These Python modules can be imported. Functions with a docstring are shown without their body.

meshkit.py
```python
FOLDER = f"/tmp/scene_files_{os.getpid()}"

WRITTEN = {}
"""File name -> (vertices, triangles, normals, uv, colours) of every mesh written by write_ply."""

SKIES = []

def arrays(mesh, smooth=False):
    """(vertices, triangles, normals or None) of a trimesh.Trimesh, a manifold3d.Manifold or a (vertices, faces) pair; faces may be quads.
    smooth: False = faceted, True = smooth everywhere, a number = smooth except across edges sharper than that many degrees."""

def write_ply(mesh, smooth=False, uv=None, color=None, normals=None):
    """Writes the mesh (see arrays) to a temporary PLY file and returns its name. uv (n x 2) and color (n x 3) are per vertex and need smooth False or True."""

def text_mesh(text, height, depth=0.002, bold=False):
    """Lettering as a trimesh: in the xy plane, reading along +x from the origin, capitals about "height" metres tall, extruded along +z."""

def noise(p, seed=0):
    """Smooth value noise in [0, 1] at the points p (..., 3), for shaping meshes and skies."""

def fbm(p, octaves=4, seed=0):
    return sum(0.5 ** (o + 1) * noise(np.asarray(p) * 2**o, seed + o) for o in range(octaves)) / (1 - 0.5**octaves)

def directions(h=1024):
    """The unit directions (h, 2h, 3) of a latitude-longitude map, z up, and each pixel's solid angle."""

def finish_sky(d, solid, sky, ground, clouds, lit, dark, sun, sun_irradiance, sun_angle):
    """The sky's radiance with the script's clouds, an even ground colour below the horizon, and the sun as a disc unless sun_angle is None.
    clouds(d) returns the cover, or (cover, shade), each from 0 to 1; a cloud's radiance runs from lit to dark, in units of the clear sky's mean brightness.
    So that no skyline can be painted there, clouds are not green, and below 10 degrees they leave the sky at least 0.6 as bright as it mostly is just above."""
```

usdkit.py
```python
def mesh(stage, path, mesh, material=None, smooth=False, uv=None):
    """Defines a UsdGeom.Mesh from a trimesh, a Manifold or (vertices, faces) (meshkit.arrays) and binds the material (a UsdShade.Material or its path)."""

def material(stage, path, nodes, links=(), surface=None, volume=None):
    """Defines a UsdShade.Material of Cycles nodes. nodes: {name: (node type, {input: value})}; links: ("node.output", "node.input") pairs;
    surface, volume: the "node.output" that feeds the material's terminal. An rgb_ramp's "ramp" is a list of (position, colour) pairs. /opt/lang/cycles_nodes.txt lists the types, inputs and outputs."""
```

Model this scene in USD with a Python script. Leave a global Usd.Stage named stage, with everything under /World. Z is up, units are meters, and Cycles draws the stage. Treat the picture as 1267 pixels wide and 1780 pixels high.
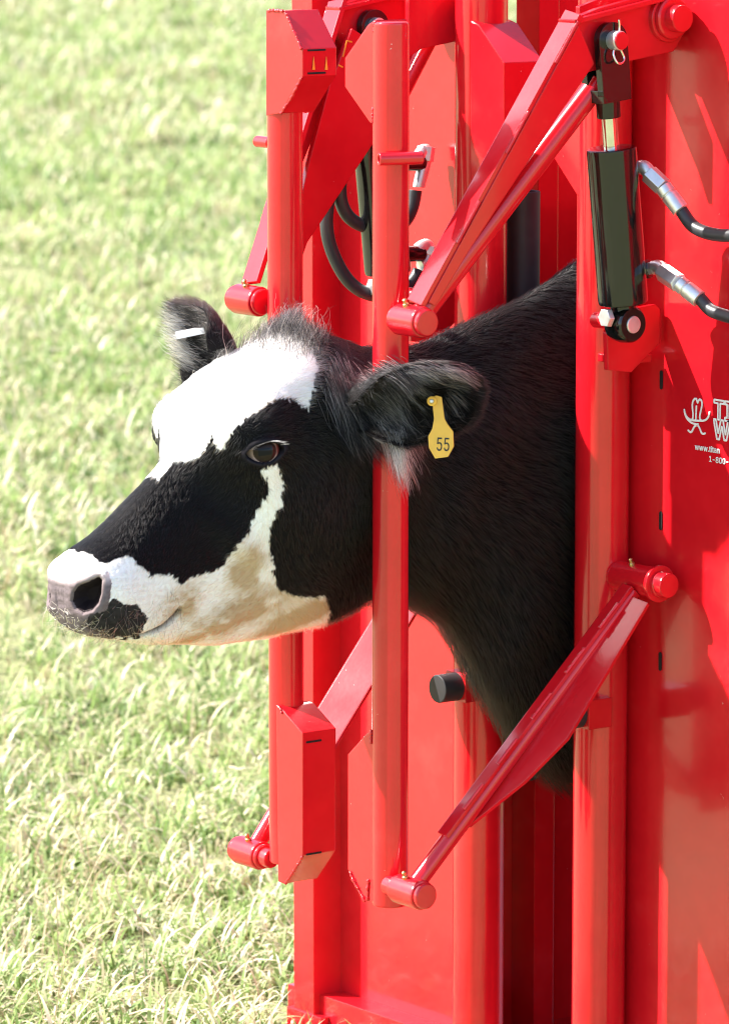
import math, random
import numpy as np, trimesh, shapely, usdkit, meshkit
from shapely.geometry import Polygon
from scipy.interpolate import PchipInterpolator, CubicSpline, RegularGridInterpolator
from pxr import Usd, UsdGeom, UsdLux, UsdShade, Gf, Vt, Sdf

stage = Usd.Stage.CreateInMemory()
UsdGeom.SetStageUpAxis(stage, UsdGeom.Tokens.z)
UsdGeom.Xform.Define(stage, '/World')
UsdGeom.Scope.Define(stage, '/World/Looks')
# ---------------------------------------------------------------- camera, sky, sun, exposure
# x = the way the cow looks (out of the gate), y = the cow's left, z = up
THETA, ALPHA, DIST, FPX = math.radians(53.13), math.radians(8.5), 6.0, 8000.0
W0, H0 = 1267.0, 1780.0
EXPOSURE = 2.06
SUN_EL, SUN_AZ = math.radians(45), math.radians(-45.5)          # azimuth from +x towards +y
SUN_I, SKY_S = 1.05, 0.085
cdir = np.array([math.cos(ALPHA) * math.cos(THETA), math.cos(ALPHA) * math.sin(THETA), math.sin(ALPHA)])
TARGET = np.array([0.294, 0.0, 0.863])
CAM = TARGET + DIST * cdir
right = np.array([-math.sin(THETA), math.cos(THETA), 0.0])
up = np.cross(cdir, right)
cam = UsdGeom.Camera.Define(stage, '/World/camera')
M = np.eye(4); M[0, :3], M[1, :3], M[2, :3], M[3, :3] = right, up, cdir, CAM
cam.AddTransformOp().Set(Gf.Matrix4d(M.tolist()))
AP = 14.8
cam.CreateHorizontalApertureAttr(AP); cam.CreateVerticalApertureAttr(AP * H0 / W0)
cam.CreateFocalLengthAttr(FPX / W0 * AP)
cam.CreateFStopAttr(5.6); cam.CreateFocusDistanceAttr(5.95)
cam.CreateClippingRangeAttr(Gf.Vec2f(0.1, 2000))
cam.CreateExposureAttr(EXPOSURE)
sun_dir = np.array([math.cos(SUN_EL) * math.cos(SUN_AZ), math.cos(SUN_EL) * math.sin(SUN_AZ), math.sin(SUN_EL)])
sky_mat = usdkit.material(stage, '/World/Looks/sky', {
    'sky': ('sky_texture', {'sky_type': 'single_scattering', 'sun_disc': False, 'sun_elevation': SUN_EL,
                            'sun_rotation': math.atan2(sun_dir[0], sun_dir[1]), 'air_density': 1.0, 'aerosol_density': 1.6}),
    'bg': ('background_shader', {'strength': SKY_S})}, [('sky.color', 'bg.color')], surface='bg.background')
dome = UsdLux.DomeLight.Define(stage, '/World/sky')
UsdShade.MaterialBindingAPI.Apply(dome.GetPrim()).Bind(sky_mat)
dome.GetPrim().SetCustomDataByKey('kind', 'structure')
sun = UsdLux.DistantLight.Define(stage, '/World/sun')
sun.CreateNormalizeAttr(True); sun.CreateIntensityAttr(SUN_I); sun.CreateAngleAttr(0.5); sun.CreateColorAttr(Gf.Vec3f(1.0, 0.96, 0.89))
zz = sun_dir; xx = np.cross([0, 0, 1.0], zz); xx /= np.linalg.norm(xx); yy = np.cross(zz, xx)
Ms = np.eye(4); Ms[0, :3], Ms[1, :3], Ms[2, :3] = xx, yy, zz
sun.AddTransformOp().Set(Gf.Matrix4d(Ms.tolist()))

# ---------------------------------------------------------------- helpers
def ray(px, py):
    d = (px - W0 / 2) / FPX * right - (py - H0 / 2) / FPX * up - cdir
    return d
def PX(px, py, x):                 # the point on the plane x = const seen at that place of the photograph
    d = ray(px, py); return CAM + d * (x - CAM[0]) / d[0]
def on_plane(px, py, C, N): d = ray(px, py); return CAM + d * (((C - CAM) @ N) / (d @ N))
def PZ(px, py, z):
    d = ray(px, py); return CAM + d * (z - CAM[2]) / d[2]
def PY(px, py, y):                 # the same on the plane y = const
    d = ray(px, py); return CAM + d * (y - CAM[1]) / d[1]
def proj(p):
    p = np.asarray(p, float) - CAM
    dep = -(p @ cdir)
    return np.stack([W0 / 2 + FPX * (p @ right) / dep, H0 / 2 - FPX * (p @ up) / dep], -1)
V = lambda *a: np.array(a, float)
def unit(a):
    a = np.asarray(a, float); return a / np.linalg.norm(a)
def frame_of(d):
    d = unit(d); a = np.cross(d, [0, 0, 1.0] if abs(d[2]) < 0.9 else [1.0, 0, 0]); a = unit(a); return a, np.cross(d, a), d
def lathe(p0, p1, prof, seg=36):
    """A solid of revolution about p0 -> p1; prof: (distance along in metres from p0, radius)."""
    p0, p1 = np.asarray(p0, float), np.asarray(p1, float)
    a, b, d = frame_of(p1 - p0)
    ang = np.arange(seg) * 2 * np.pi / seg
    vs, n = [], len(prof)
    for t, r in prof:
        vs.append(p0 + d * t + max(r, 1e-5) * (np.cos(ang)[:, None] * a + np.sin(ang)[:, None] * b))
    v = np.vstack(vs + [p0 + d * prof[0][0], p0 + d * prof[-1][0]])
    f = []
    for i in range(n - 1):
        for j in range(seg):
            k = (j + 1) % seg
            f += [[i * seg + j, i * seg + k, (i + 1) * seg + k], [i * seg + j, (i + 1) * seg + k, (i + 1) * seg + j]]
    for j in range(seg):
        k = (j + 1) % seg
        f += [[n * seg, k, j], [n * seg + 1, (n - 1) * seg + j, (n - 1) * seg + k]]
    return trimesh.Trimesh(v, f, process=False)
def rod(p0, p1, r, seg=36, bev=0.002):
    L = np.linalg.norm(np.asarray(p1) - p0)
    return lathe(p0, p1, [(0, r - bev), (bev * .3, r - bev * .3), (bev, r), (L - bev, r), (L - bev * .3, r - bev * .3), (L, r - bev)], seg)
def pipe(p0, p1, r, wall=0.004, seg=32):
    L = np.linalg.norm(np.asarray(p1) - p0)
    dep = min(0.05, L * .45)
    return lathe(p0, p1, [(dep, r - wall), (0.0005, r - wall), (0, r - wall * .7), (0, r - wall * .2), (0.0008, r), (L - .0008, r), (L, r - wall * .2), (L, r - wall * .7), (L - .0005, r - wall), (L - dep, r - wall)], seg)
def smooth_path(pts, n=40):
    pts = np.asarray(pts, float)
    t = np.r_[0, np.cumsum(np.linalg.norm(np.diff(pts, axis=0), axis=1))]
    return CubicSpline(t, pts)(np.linspace(0, t[-1], n))
def sweep(path, r, seg=18):
    p = np.asarray(path, float); n = len(p)
    t = np.gradient(p, axis=0); t /= np.linalg.norm(t, axis=1)[:, None]
    a = frame_of(t[0])[0]; ang = np.arange(seg) * 2 * np.pi / seg; vs = []
    rr = np.broadcast_to(r, (n,))
    for i in range(n):
        a = unit(a - t[i] * (a @ t[i])); b = np.cross(t[i], a)
        vs.append(p[i] + rr[i] * (np.cos(ang)[:, None] * a + np.sin(ang)[:, None] * b))
    v = np.vstack(vs + [p[:1], p[-1:]]); f = []
    for i in range(n - 1):
        for j in range(seg):
            k = (j + 1) % seg
            f += [[i * seg + j, i * seg + k, (i + 1) * seg + k], [i * seg + j, (i + 1) * seg + k, (i + 1) * seg + j]]
    for j in range(seg):
        k = (j + 1) % seg
        f += [[n * seg, k, j], [n * seg + 1, (n - 1) * seg + j, (n - 1) * seg + k]]
    return trimesh.Trimesh(v, f, process=False)
def plate(pts, vec):
    """A flat polygon of 3-D points extruded along vec."""
    pts = np.asarray(pts, float); vec = np.asarray(vec, float)
    c = pts.mean(0); nrm = unit(np.linalg.svd(pts - c)[2][2])
    if nrm @ vec < 0: nrm = -nrm
    a = unit(pts[1] - pts[0] - nrm * ((pts[1] - pts[0]) @ nrm)); b = np.cross(nrm, a)
    q = np.c_[(pts - c) @ a, (pts - c) @ b]
    poly = Polygon(q).buffer(0)
    m = trimesh.creation.extrude_polygon(poly, 1.0, engine='earcut')
    v = np.asarray(m.vertices)
    return trimesh.Trimesh(c + v[:, :1] * a + v[:, 1:2] * b + v[:, 2:3] * vec, m.faces, process=False)
def box(lo, hi):
    lo, hi = np.minimum(lo, hi), np.maximum(lo, hi)
    m = trimesh.creation.box(hi - lo); m.apply_translation((lo + hi) / 2); return m
def bar(p0, p1, w, h, side):
    """A square bar from p0 to p1, w across 'side', h across the other."""
    d = unit(np.asarray(p1) - p0); s = unit(np.asarray(side) - d * (np.asarray(side) @ d)); n = np.cross(d, s)
    q = [np.asarray(p0) + s * i * w / 2 + n * j * h / 2 for i, j in ((-1, -1), (1, -1), (1, 1), (-1, 1))]
    return plate(q, np.asarray(p1) - p0)
def cat(*ms): return trimesh.util.concatenate([m for m in ms])
used = {}
def numbered(path):
    k = used.get(path, 0); used[path] = k + 1
    return path if k == 0 else f'{path}_{k:03d}'
def tag(prim, label=None, category=None, group=None, kind=None):
    prim = prim.GetPrim() if hasattr(prim, 'GetPrim') else prim
    for k, v in (('label', label), ('category', category), ('group', group), ('kind', kind)):
        if v: prim.SetCustomDataByKey(k, v)
    return prim
def thing(name, label, category, loc=(0, 0, 0), group=None):
    x = UsdGeom.Xform.Define(stage, numbered('/World/' + name)); x.AddTranslateOp().Set(Gf.Vec3d(*map(float, loc)))
    ORIGIN[str(x.GetPath())] = np.asarray(loc, float)
    tag(x, label, category, group); return x
ORIGIN = {}
def origin(path):
    return next((o for p, o in ORIGIN.items() if path.startswith(p + '/')), np.zeros(3))
def part(parent, name, mesh, mat, smooth=35, label=None, kind=None):
    path = numbered(str(parent.GetPath()) + '/' + name)
    m = mesh
    if hasattr(m, 'vertices'):
        m = trimesh.Trimesh(np.asarray(mesh.vertices) - origin(path), mesh.faces, process=False)
    p = usdkit.mesh(stage, path, m, mat, smooth=smooth)
    tag(p, label, kind=kind); return p
mats = {}
def look(name, nodes, links, surface='p.BSDF'):
    mats[name] = usdkit.material(stage, '/World/Looks/' + name, nodes, links, surface=surface); return mats[name]

# ---------------------------------------------------------------- materials
def paint(name, col, rough=0.22, coat=0.6, dust=0.25):
    return look(name, {
        'geo': ('geometry', {}),
        'n': ('noise_texture', {'scale': 9, 'detail': 5, 'roughness': 0.6}),
        'n2': ('noise_texture', {'scale': 140, 'detail': 3}),
        'cr': ('rgb_ramp', {'ramp': [(0.3, tuple(c * .9 for c in col)), (0.7, tuple(min(1, c * 1.08) for c in col))]}),
        'rr': ('rgb_ramp', {'ramp': [(0.3, (rough * .8,) * 3), (0.75, (rough * 1.35,) * 3)]}),
        'dr': ('rgb_ramp', {'ramp': [(0.6, (0, 0, 0)), (0.78, (dust,) * 3)]}),
        'dm': ('mix_color', {'b': (0.42, 0.12, 0.09)}),
        'v': ('noise_texture', {'scale': 75, 'detail': 2, 'distortion': 1.5}), 'vr': ('rgb_ramp', {'ramp': [(0.775, (0, 0, 0)), (0.80, (.75, .75, .75))]}), 'vm': ('mix_color', {'b': (0.55, 0.33, 0.30)}),
        'b': ('bump', {'strength': 0.12, 'distance': 0.004}),
        'b2': ('bump', {'strength': 0.05, 'distance': 0.001}),
        'bv': ('bevel', {'radius': 0.0028, 'samples': 4}),
        'p': ('principled_bsdf', {'coat_weight': coat, 'coat_roughness': 0.06, 'ior': 1.5}),
    }, [('geo.position', 'n.vector'), ('geo.position', 'n2.vector'), ('n.fac', 'cr.fac'), ('n.fac', 'rr.fac'), ('n.fac', 'dr.fac'), ('dr.color', 'dm.fac'), ('cr.color', 'dm.a'), ('geo.position', 'v.vector'), ('v.fac', 'vr.fac'), ('vr.color', 'vm.fac'), ('dm.result', 'vm.a'), ('vm.result', 'p.base_color'),
        ('rr.color', 'p.roughness'), ('n.fac', 'b.height'), ('bv.bevel', 'b.normal'), ('n2.fac', 'b2.height'), ('b.normal', 'b2.normal'), ('b2.normal', 'p.normal')])
RED = paint('red_paint', (0.56, 0.0068, 0.0135), .18, .4, .10)
def simple(name, col, rough, metallic=0.0, coat=0.0, bevel=0.0015, scale=60, var=0.2):
    return look(name, {
        'geo': ('geometry', {}), 'n': ('noise_texture', {'scale': scale, 'detail': 4}),
        'cr': ('rgb_ramp', {'ramp': [(0.3, tuple(c * (1 - var) for c in col)), (0.7, tuple(min(1, c * (1 + var)) for c in col))]}),
        'bv': ('bevel', {'radius': bevel, 'samples': 4}),
        'p': ('principled_bsdf', {'roughness': rough, 'metallic': metallic, 'coat_weight': coat, 'coat_roughness': 0.04})},
        [('geo.position', 'n.vector'), ('n.fac', 'cr.fac'), ('cr.color', 'p.base_color'), ('bv.bevel', 'p.normal')])
BLACK = simple('black_enamel', (0.004, 0.004, 0.004), 0.12, coat=0.25)
CHROME = simple('chrome', (0.75, 0.75, 0.76), 0.08, 1.0, var=.05)
ZINC = simple('zinc_plated_steel', (0.72, 0.72, 0.70), 0.36, .85, var=.12)
BRASS = simple('brass', (0.5, 0.38, 0.16), 0.3, 1.0)
RUBBER = simple('black_rubber', (0.018, 0.018, 0.02), 0.55)
HOSE = simple('hose_rubber', (0.022, 0.023, 0.026), 0.42)
DARK = simple('slot_dark', (0.004, 0.003, 0.003), 0.8)
YELLOW = simple('yellow_sticker', (0.80, 0.30, 0.02), 0.45)
WHITE = simple('white_vinyl', (0.8, 0.8, 0.8), 0.4, var=.03)
# ---------------------------------------------------------------- ground and the gate of the chute
def ground_z(x, y):
    t = -(x * cdir[0] + y * cdir[1]) / math.cos(ALPHA)
    s = np.clip((t - 0.9) / 3.0, 0, 1)
    rise = 0.07 * np.where(t < 0.9, 0, np.where(t < 3.9, 1.5 * s * s, t - 2.4))
    far = np.clip((t - 60) / 1.0, 0, None)
    return rise - 0.055 * far
def build_ground():
    d = -np.array([cdir[0], cdir[1]]) / math.cos(ALPHA)
    s = np.array([-d[1], d[0]])
    ts = np.r_[-300, -80, -20, -8, np.linspace(-5, 5, 21), np.linspace(6, 60, 28), 61, 80, 150, 300, 600]
    ws = np.r_[-400, -100, -40, np.linspace(-20, 20, 41), 40, 100, 400]
    T, S = np.meshgrid(ts, ws, indexing='ij')
    x, y = T * d[0] + S * s[0], T * d[1] + S * s[1]
    v = np.stack([x, y, ground_z(x, y)], -1).reshape(-1, 3)
    n, m = T.shape; f = []
    for i in range(n - 1):
        for j in range(m - 1):
            f += [[i * m + j, (i + 1) * m + j, (i + 1) * m + j + 1, i * m + j + 1]]
    mat = look('soil_and_thatch', {
        'geo': ('geometry', {}), 'n': ('noise_texture', {'scale': 3.5, 'detail': 6}), 'n2': ('noise_texture', {'scale': 45, 'detail': 4}),
        'm': ('mix_float', {'fac': 0.5}),
        'cr': ('rgb_ramp', {'ramp': [(0.25, (0.09, 0.09, 0.04)), (0.45, (0.16, 0.18, 0.065)), (0.6, (0.24, 0.24, 0.11)), (0.8, (0.36, 0.30, 0.19))]}),
        'b': ('bump', {'strength': 0.8, 'distance': 0.03}),
        'p': ('principled_bsdf', {'roughness': 0.9})},
        [('geo.position', 'n.vector'), ('geo.position', 'n2.vector'), ('n.fac', 'm.a'), ('n2.fac', 'm.b'), ('m.result', 'cr.fac'), ('cr.color', 'p.base_color'), ('n2.fac', 'b.height'), ('b.normal', 'p.normal')])
    g = usdkit.mesh(stage, '/World/ground', (v, np.array(f)), mat, smooth=True)
    tag(g, 'pasture ground rising gently behind the red chute', kind='structure')
build_ground()

chute = thing('cattle_chute', 'glossy red steel cattle chute whose head gate holds the black and white cow', 'cattle chute')
# main stations: posts at x = 0, neck bars forward of them
PL, PR = 0.130, 0.0356                      # the gate posts' y and radius
NB_X, NB_L, NB_R = 0.338, 0.114, 0.0232     # the neck bars
SH = -0.033                                 # the sheets' front
ZT = 1.75                                   # top, above the picture
def zx(px, py, x): return PX(px, py, x)[2]
def zy(px, py, y): return PY(px, py, y)[2]
# sheets (far = -y, near = +y) with folded flanges
y_out_f = PX(545, 1650, 0.0156)[1]
zb = PX(640, 1727, SH)[2]
far_sheet = part(chute, 'door_sheet', box(V(SH - .004, y_out_f - .05, zb - .05), V(SH, -PL, ZT)), RED, label='far red door sheet, sunlit')
near_sheet = part(chute, 'door_sheet', box(V(SH - .004, PL, -.02), V(SH, 0.62, ZT)), RED, label='near red door sheet with white lettering')
for px, py in ((1150, 660), (1149, 905), (1148, 1150)):
    c = PX(px, py, SH)
    q = [c + V(.0006, math.cos(t) * .0030, math.sin(t) * .0030 + (.0095 if math.sin(t) > 0 else -.0095)) for t in np.linspace(.01, 2 * np.pi - .02, 17)]
    part(near_sheet, 'slot', plate(np.array(q), V(.0006, 0, 0)), DARK)
# outer post of the far side (square tube)
part(chute, 'outer_post', cat(box(V(SH - .004, y_out_f - .048, 0.02), V(.0156, y_out_f, ZT))), RED)
part(chute, 'outer_post', cat(box(V(SH - .004, 0.57, 0.02), V(.0156, 0.62, ZT))), RED)
# bottom beam
bz = PX(600, 1726, SH)[2]
BF = PZ(600, 1745, bz)[0]
ybl = PX(501, 1722, BF)[1]
beam = part(chute, 'bottom_beam', box(V(SH - .06, ybl, 0.0), V(BF, 0.62, bz)), RED)
c0, c1 = PX(512, 1748, BF + .0004), PX(572, 1768, BF + .0004)
part(beam, 'lug_plate', box(V(BF + .0004, c0[1], 0.0), V(BF + .014, c1[1], c0[2])), RED)
# gate posts
for s in (-1, 1):
    post = part(chute, 'gate_post', rod(V(0, s * PL, 0.02), V(0, s * PL, ZT), PR, 48), RED)
# bracket boxes: polygon in the plane x = const, extruded backwards
def bracket(parent, name, pts, x, depth, slot=None):
    P = [PX(a, b, x) for a, b in pts]
    t = .004
    m = plate(P, V(-depth, 0, 0))
    return part(parent, name, m, RED)
# on the gate posts
fp = [(818, 35), (832, 42), (876, 108), (876, 232), (832, 312), (818, 316)]
bracket(chute, 'guard_box', fp, .034, .066)
npts = [(1010, 95), (1000, 100), (956, 160), (956, 262), (1003, 338), (1012, 342)]
bracket(chute, 'guard_box', npts, .034, .066)
# rubber sleeve beside the far post
s0, s1 = PY(907, 331, -PL), PY(907, 1352, -PL)
sx = s0[0]
part(chute, 'rubber_sleeve', pipe(V(sx, -PL + .001, s1[2]), V(sx, -PL + .001, s0[2]), .0245, .005), RUBBER, label='black rubber sleeve on the far side of the opening')
# neck bars
zt_n, zt_f = zx(680, 36, NB_X), zx(487, 20, NB_X)
zb_n, zb_f = zx(658, 1568, NB_X), zx(500, 1500, NB_X)
bar_n = part(chute, 'neck_bar', rod(V(NB_X, NB_L, zb_n), V(NB_X, NB_L, zt_n), NB_R, 40, .004), RED)
bar_f = part(chute, 'neck_bar', rod(V(NB_X, -NB_L, zb_f), V(NB_X, -NB_L, zt_f), NB_R, 40, .004), RED)
for nb, pts, xx_, dep in (
        (bar_n, [(652, 34), (640, 42), (600, 100), (600, 150), (643, 212), (652, 214)], NB_X + .019, .05),
        (bar_n, [(652, 1268), (637, 1276), (605, 1312), (605, 1512), (634, 1566), (652, 1570)], NB_X + .019, .05),
        (bar_f, [(463, 17), (494, 17), (526, 84), (526, 132), (487, 196), (463, 200)], NB_X + .0245, .054),
        (bar_f, [(480, 1226), (489, 1232), (526, 1275), (526, 1488), (494, 1537), (484, 1533)], NB_X + .0245, .054)):
    b = bracket(nb, 'guard_box', pts, xx_, dep)
gw = np.random.default_rng(15)
def weld(parent, pts, x, r=.0018):
    P = smooth_path([PX(a, b, x) for a, b in pts], 26); P = P + gw.normal(size=P.shape) * .0004
    part(parent, 'weld_bead', sweep(P, r * (.7 + .7 * gw.random(len(P))), 8), RED)
for nb, sets in ((bar_n, (((652, 36), (651, 44), (650, 54)), ((649, 186), (648, 200), (647, 213)), ((646, 1270), (645, 1282), (645, 1292)), ((640, 1530), (639, 1548), (638, 1566)), ((608, 1516), (620, 1542), (634, 1567)))),
                 (bar_f, (((466, 18), (480, 17), (492, 18)), ((524, 84), (510, 52), (496, 20)), ((524, 134), (508, 166), (488, 196)), ((486, 1230), (488, 1234), (490, 1240)), ((526, 1490), (510, 1516), (496, 1537))))):
    for st_ in sets: weld(nb, st_, NB_X + (.020 if nb is bar_n else .025))
# folded slots and paint marks on the far brackets
for (px, py, w) in ((550, 86, 30), (550, 126, 30), (545, 1289, 26), (545, 1484, 26)):
    yy_ = PX(526, py, NB_X + .0245)[1]
    c = PY(px, py, yy_); part(bar_f, 'slot', box(c - V(w / 2130, .0008, .0012), c + V(w / 2130, .0012, .0012)), DARK)
for (px, py) in ((545, 107), (567, 107)):
    yy_ = PX(526, py, NB_X + .0245)[1]
    c = PY(px, py, yy_ + .0008); w = .0028
    part(bar_f, 'crayon_mark', plate([c + V(-w * .8, 0, -.010), c + V(w * .8, 0, -.010), c + V(w * .1, 0, .007), c + V(-w * .1, 0, .007)], V(0, .0006, 0)), YELLOW)
# small stop tubes across the bars
p = PY(735, 268, NB_L + .03); q = PY(680, 275, NB_L + .018)
a = PX(680, 275, NB_X + NB_R * .75); part(bar_n, 'stop_tube', pipe(a + V(.02, .0, 0), a + V(-.034, .020, 0.001), .0082, .003), RED)
a = PX(447, 245, NB_X); part(bar_f, 'stop_tube', pipe(a, a + V(0, .03, 0), .0075, .003), RED)

# swing arms -------------------------------------------------------------
AL_T, AL_B = 0.2475, 0.175
def hub(parent, y0, y1, x, z, r, name='pivot_hub', nipple=True, cap=0.0):
    d = np.sign(y1 - y0)
    h = part(parent, name, rod(V(x, y0, z), V(x, y1, z), r, 40, .003), RED)
    part(h, 'pin_head', lathe(V(x, y1, z), V(x, y1 + d * .02, z), [(0.0006, r * .86), (.006 + cap, r * .86), (.008 + cap, r * .78), (.008 + cap, 0.0)], 36), RED)
    part(h, 'pin_head', lathe(V(x, y0, z), V(x, y0 - d * .02, z), [(0.0006, r * .86), (.004, r * .86), (.006, r * .78), (.006, 0.0)], 36), RED)
    if nipple:
        c = V(x, y0 + (y1 - y0) * .45, z + r); ax = unit(V(.35, 0, 1))
        c = V(x, y0 + (y1 - y0) * .45, z) + ax * (r - .001)
        part(h, 'grease_nipple', lathe(c, c + ax, [(0, .0042), (.004, .0042), (.0045, .0028), (.008, .0028), (.0095, .0032), (.011, .0015), (.011, 0)], 10), BRASS)
    return h
# pivots in the plane of the posts
z_up = PY(1150, 30, AL_T)[2]; z_lo = PY(1130, 1012, 0.23)[2]
xb = 0.352
z_ub = PY(715, 557, AL_B)[2]; z_lb = PY(712, 1551, AL_B)[2]
z_ub_f = PY(440, 521, -AL_B)[2]; z_lb_f = PY(450, 1481, -AL_B)[2]
def upper_arm(s, zb_, lab):
    elbow = V(0.155, s * AL_T, PY(985, 38, AL_T)[2])
    low = V(xb, s * AL_B, zb_)
    # head plate, lying in the plane y = AL_T
    if s > 0:
        pts = [(985, 34), (1035, 14), (1128, -12), (1160, -10), (1184, 14), (1186, 55), (1166, 88), (1085, 106), (1018, 124), (1002, 122), (990, 84)]
        H = [PY(a, b, AL_T) for a, b in pts]
        HP = H
    else:
        H = [h * V(1, -1, 1) for h in upper_arm.H]
    upper_arm.H = H if s > 0 else upper_arm.H
    arm = part(chute, 'upper_swing_arm', plate(np.array(H) + V(0, -.005, 0), V(0, .010, 0)), RED, label=lab)
    HI = np.array(H); HI[:, 0] = np.minimum(HI[:, 0], .088)
    part(arm, 'inner_plate', plate(HI + V(0, -s * .072, 0), V(0, s * .008, 0)), RED)
    d = low - elbow; L = np.linalg.norm(d); du = d / L
    up_n = unit(np.cross(V(0, 1, 0), du)); up_n = up_n if up_n[0] > 0 else -up_n    # outward, up and forward
    side = unit(np.cross(du, up_n)); side = side if side[1] > 0 else -side
    # top strap and web
    e0 = elbow + up_n * .002 - du * .012; e1 = low - du * .022 + up_n * .006
    part(arm, 'top_strap', cat(bar(e0, e1, .032, .007, side)), RED)
    # strap along the top of the head plate
    h0, h1 = np.array(H[0]), np.array(H[3])
    part(arm, 'top_strap', bar(h0 + unit(h0 - h1) * .0 + V(0, 0, -.002), h1 + V(0, 0, -.001), .032, .006, V(0, 1, 0)), RED)
    out = side * (s * .0145)
    # web: deep at the elbow, running out to nothing at the foot
    w0, w1 = elbow + out, low + out - du * .03
    q = [w0 + up_n * 0, w1 + up_n * .002, w1 - up_n * .010, w0 + du * (L * .72) - up_n * .016, w0 + du * .10 - up_n * .040, w0 - up_n * .050 + du * .03]
    part(arm, 'web', plate(np.array(q) - side * s * .003, side * s * .006), RED)
    # reinforcing patch and brace tube
    t0 = V(-.0, s * AL_T, z_up - .02); 
    b0 = PY(1040, 140, AL_T - .012) if s > 0 else V(0.1, s * AL_T, elbow[2] - .1); b1 = low + up_n * -.009 - du * .014
    b00 = V(0.03, s * (AL_T - .008), z_up - .018)
    if s > 0:
        part(arm, 'brace_tube', rod(b0, b1, .0150, 28), RED)
    else:
        g0 = np.array([PY(a_, b_, -.222) for a_, b_ in ((606, 48), (642, 72), (690, 110), (690, 190), (645, 244), (528, 420), (500, 500), (496, 440), (530, 285), (566, 150))])
        part(arm, 'gusset', plate(g0, V(0, .008, 0)), RED)
        part(arm, 'brace_tube', rod(PY(758, 38, -.215), PY(668, 214, -.215), .0135, 28), RED)
        for k_, (u0, u1) in enumerate((((603, 70), (596, 98)), ((603, 70), (612, 72)), ((588, 112), (596, 116)))):
            part(arm, 'sticker_edge', bar(PY(*u0, -.2135), PY(*u1, -.2135), .0022, .0006, V(0, 0, 1)), YELLOW)
    # weld beads
    g = np.random.default_rng(3)
    n = 16
    for k in range(3):
        c = e0 + (e1 - e0) * (0.02 + k * .31); pth = [c + du * (i * .004) + side * s * .0165 + up_n * .001 for i in range(n)]
        part(arm, 'weld_bead', sweep(pth, .0022 + .0007 * g.random(n), 8), RED)
    hub(arm, s * .150, s * .202, xb, zb_, .0200)
    hp = hub(arm, s * (AL_T - .03), s * (AL_T + .012), 0.0, z_up, .031, cap=.0, nipple=False)
    part(hp, 'pivot_pin', rod(V(0, s * (AL_T + .012), z_up), V(0, s * (AL_T + .036), z_up), .0175, 32), RED)
    return arm
arm_un = upper_arm(1, z_ub, 'near upper swing arm beside the black hydraulic cylinder')
arm_uf = upper_arm(-1, z_ub_f, 'far upper swing arm, partly behind the neck bars')
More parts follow.
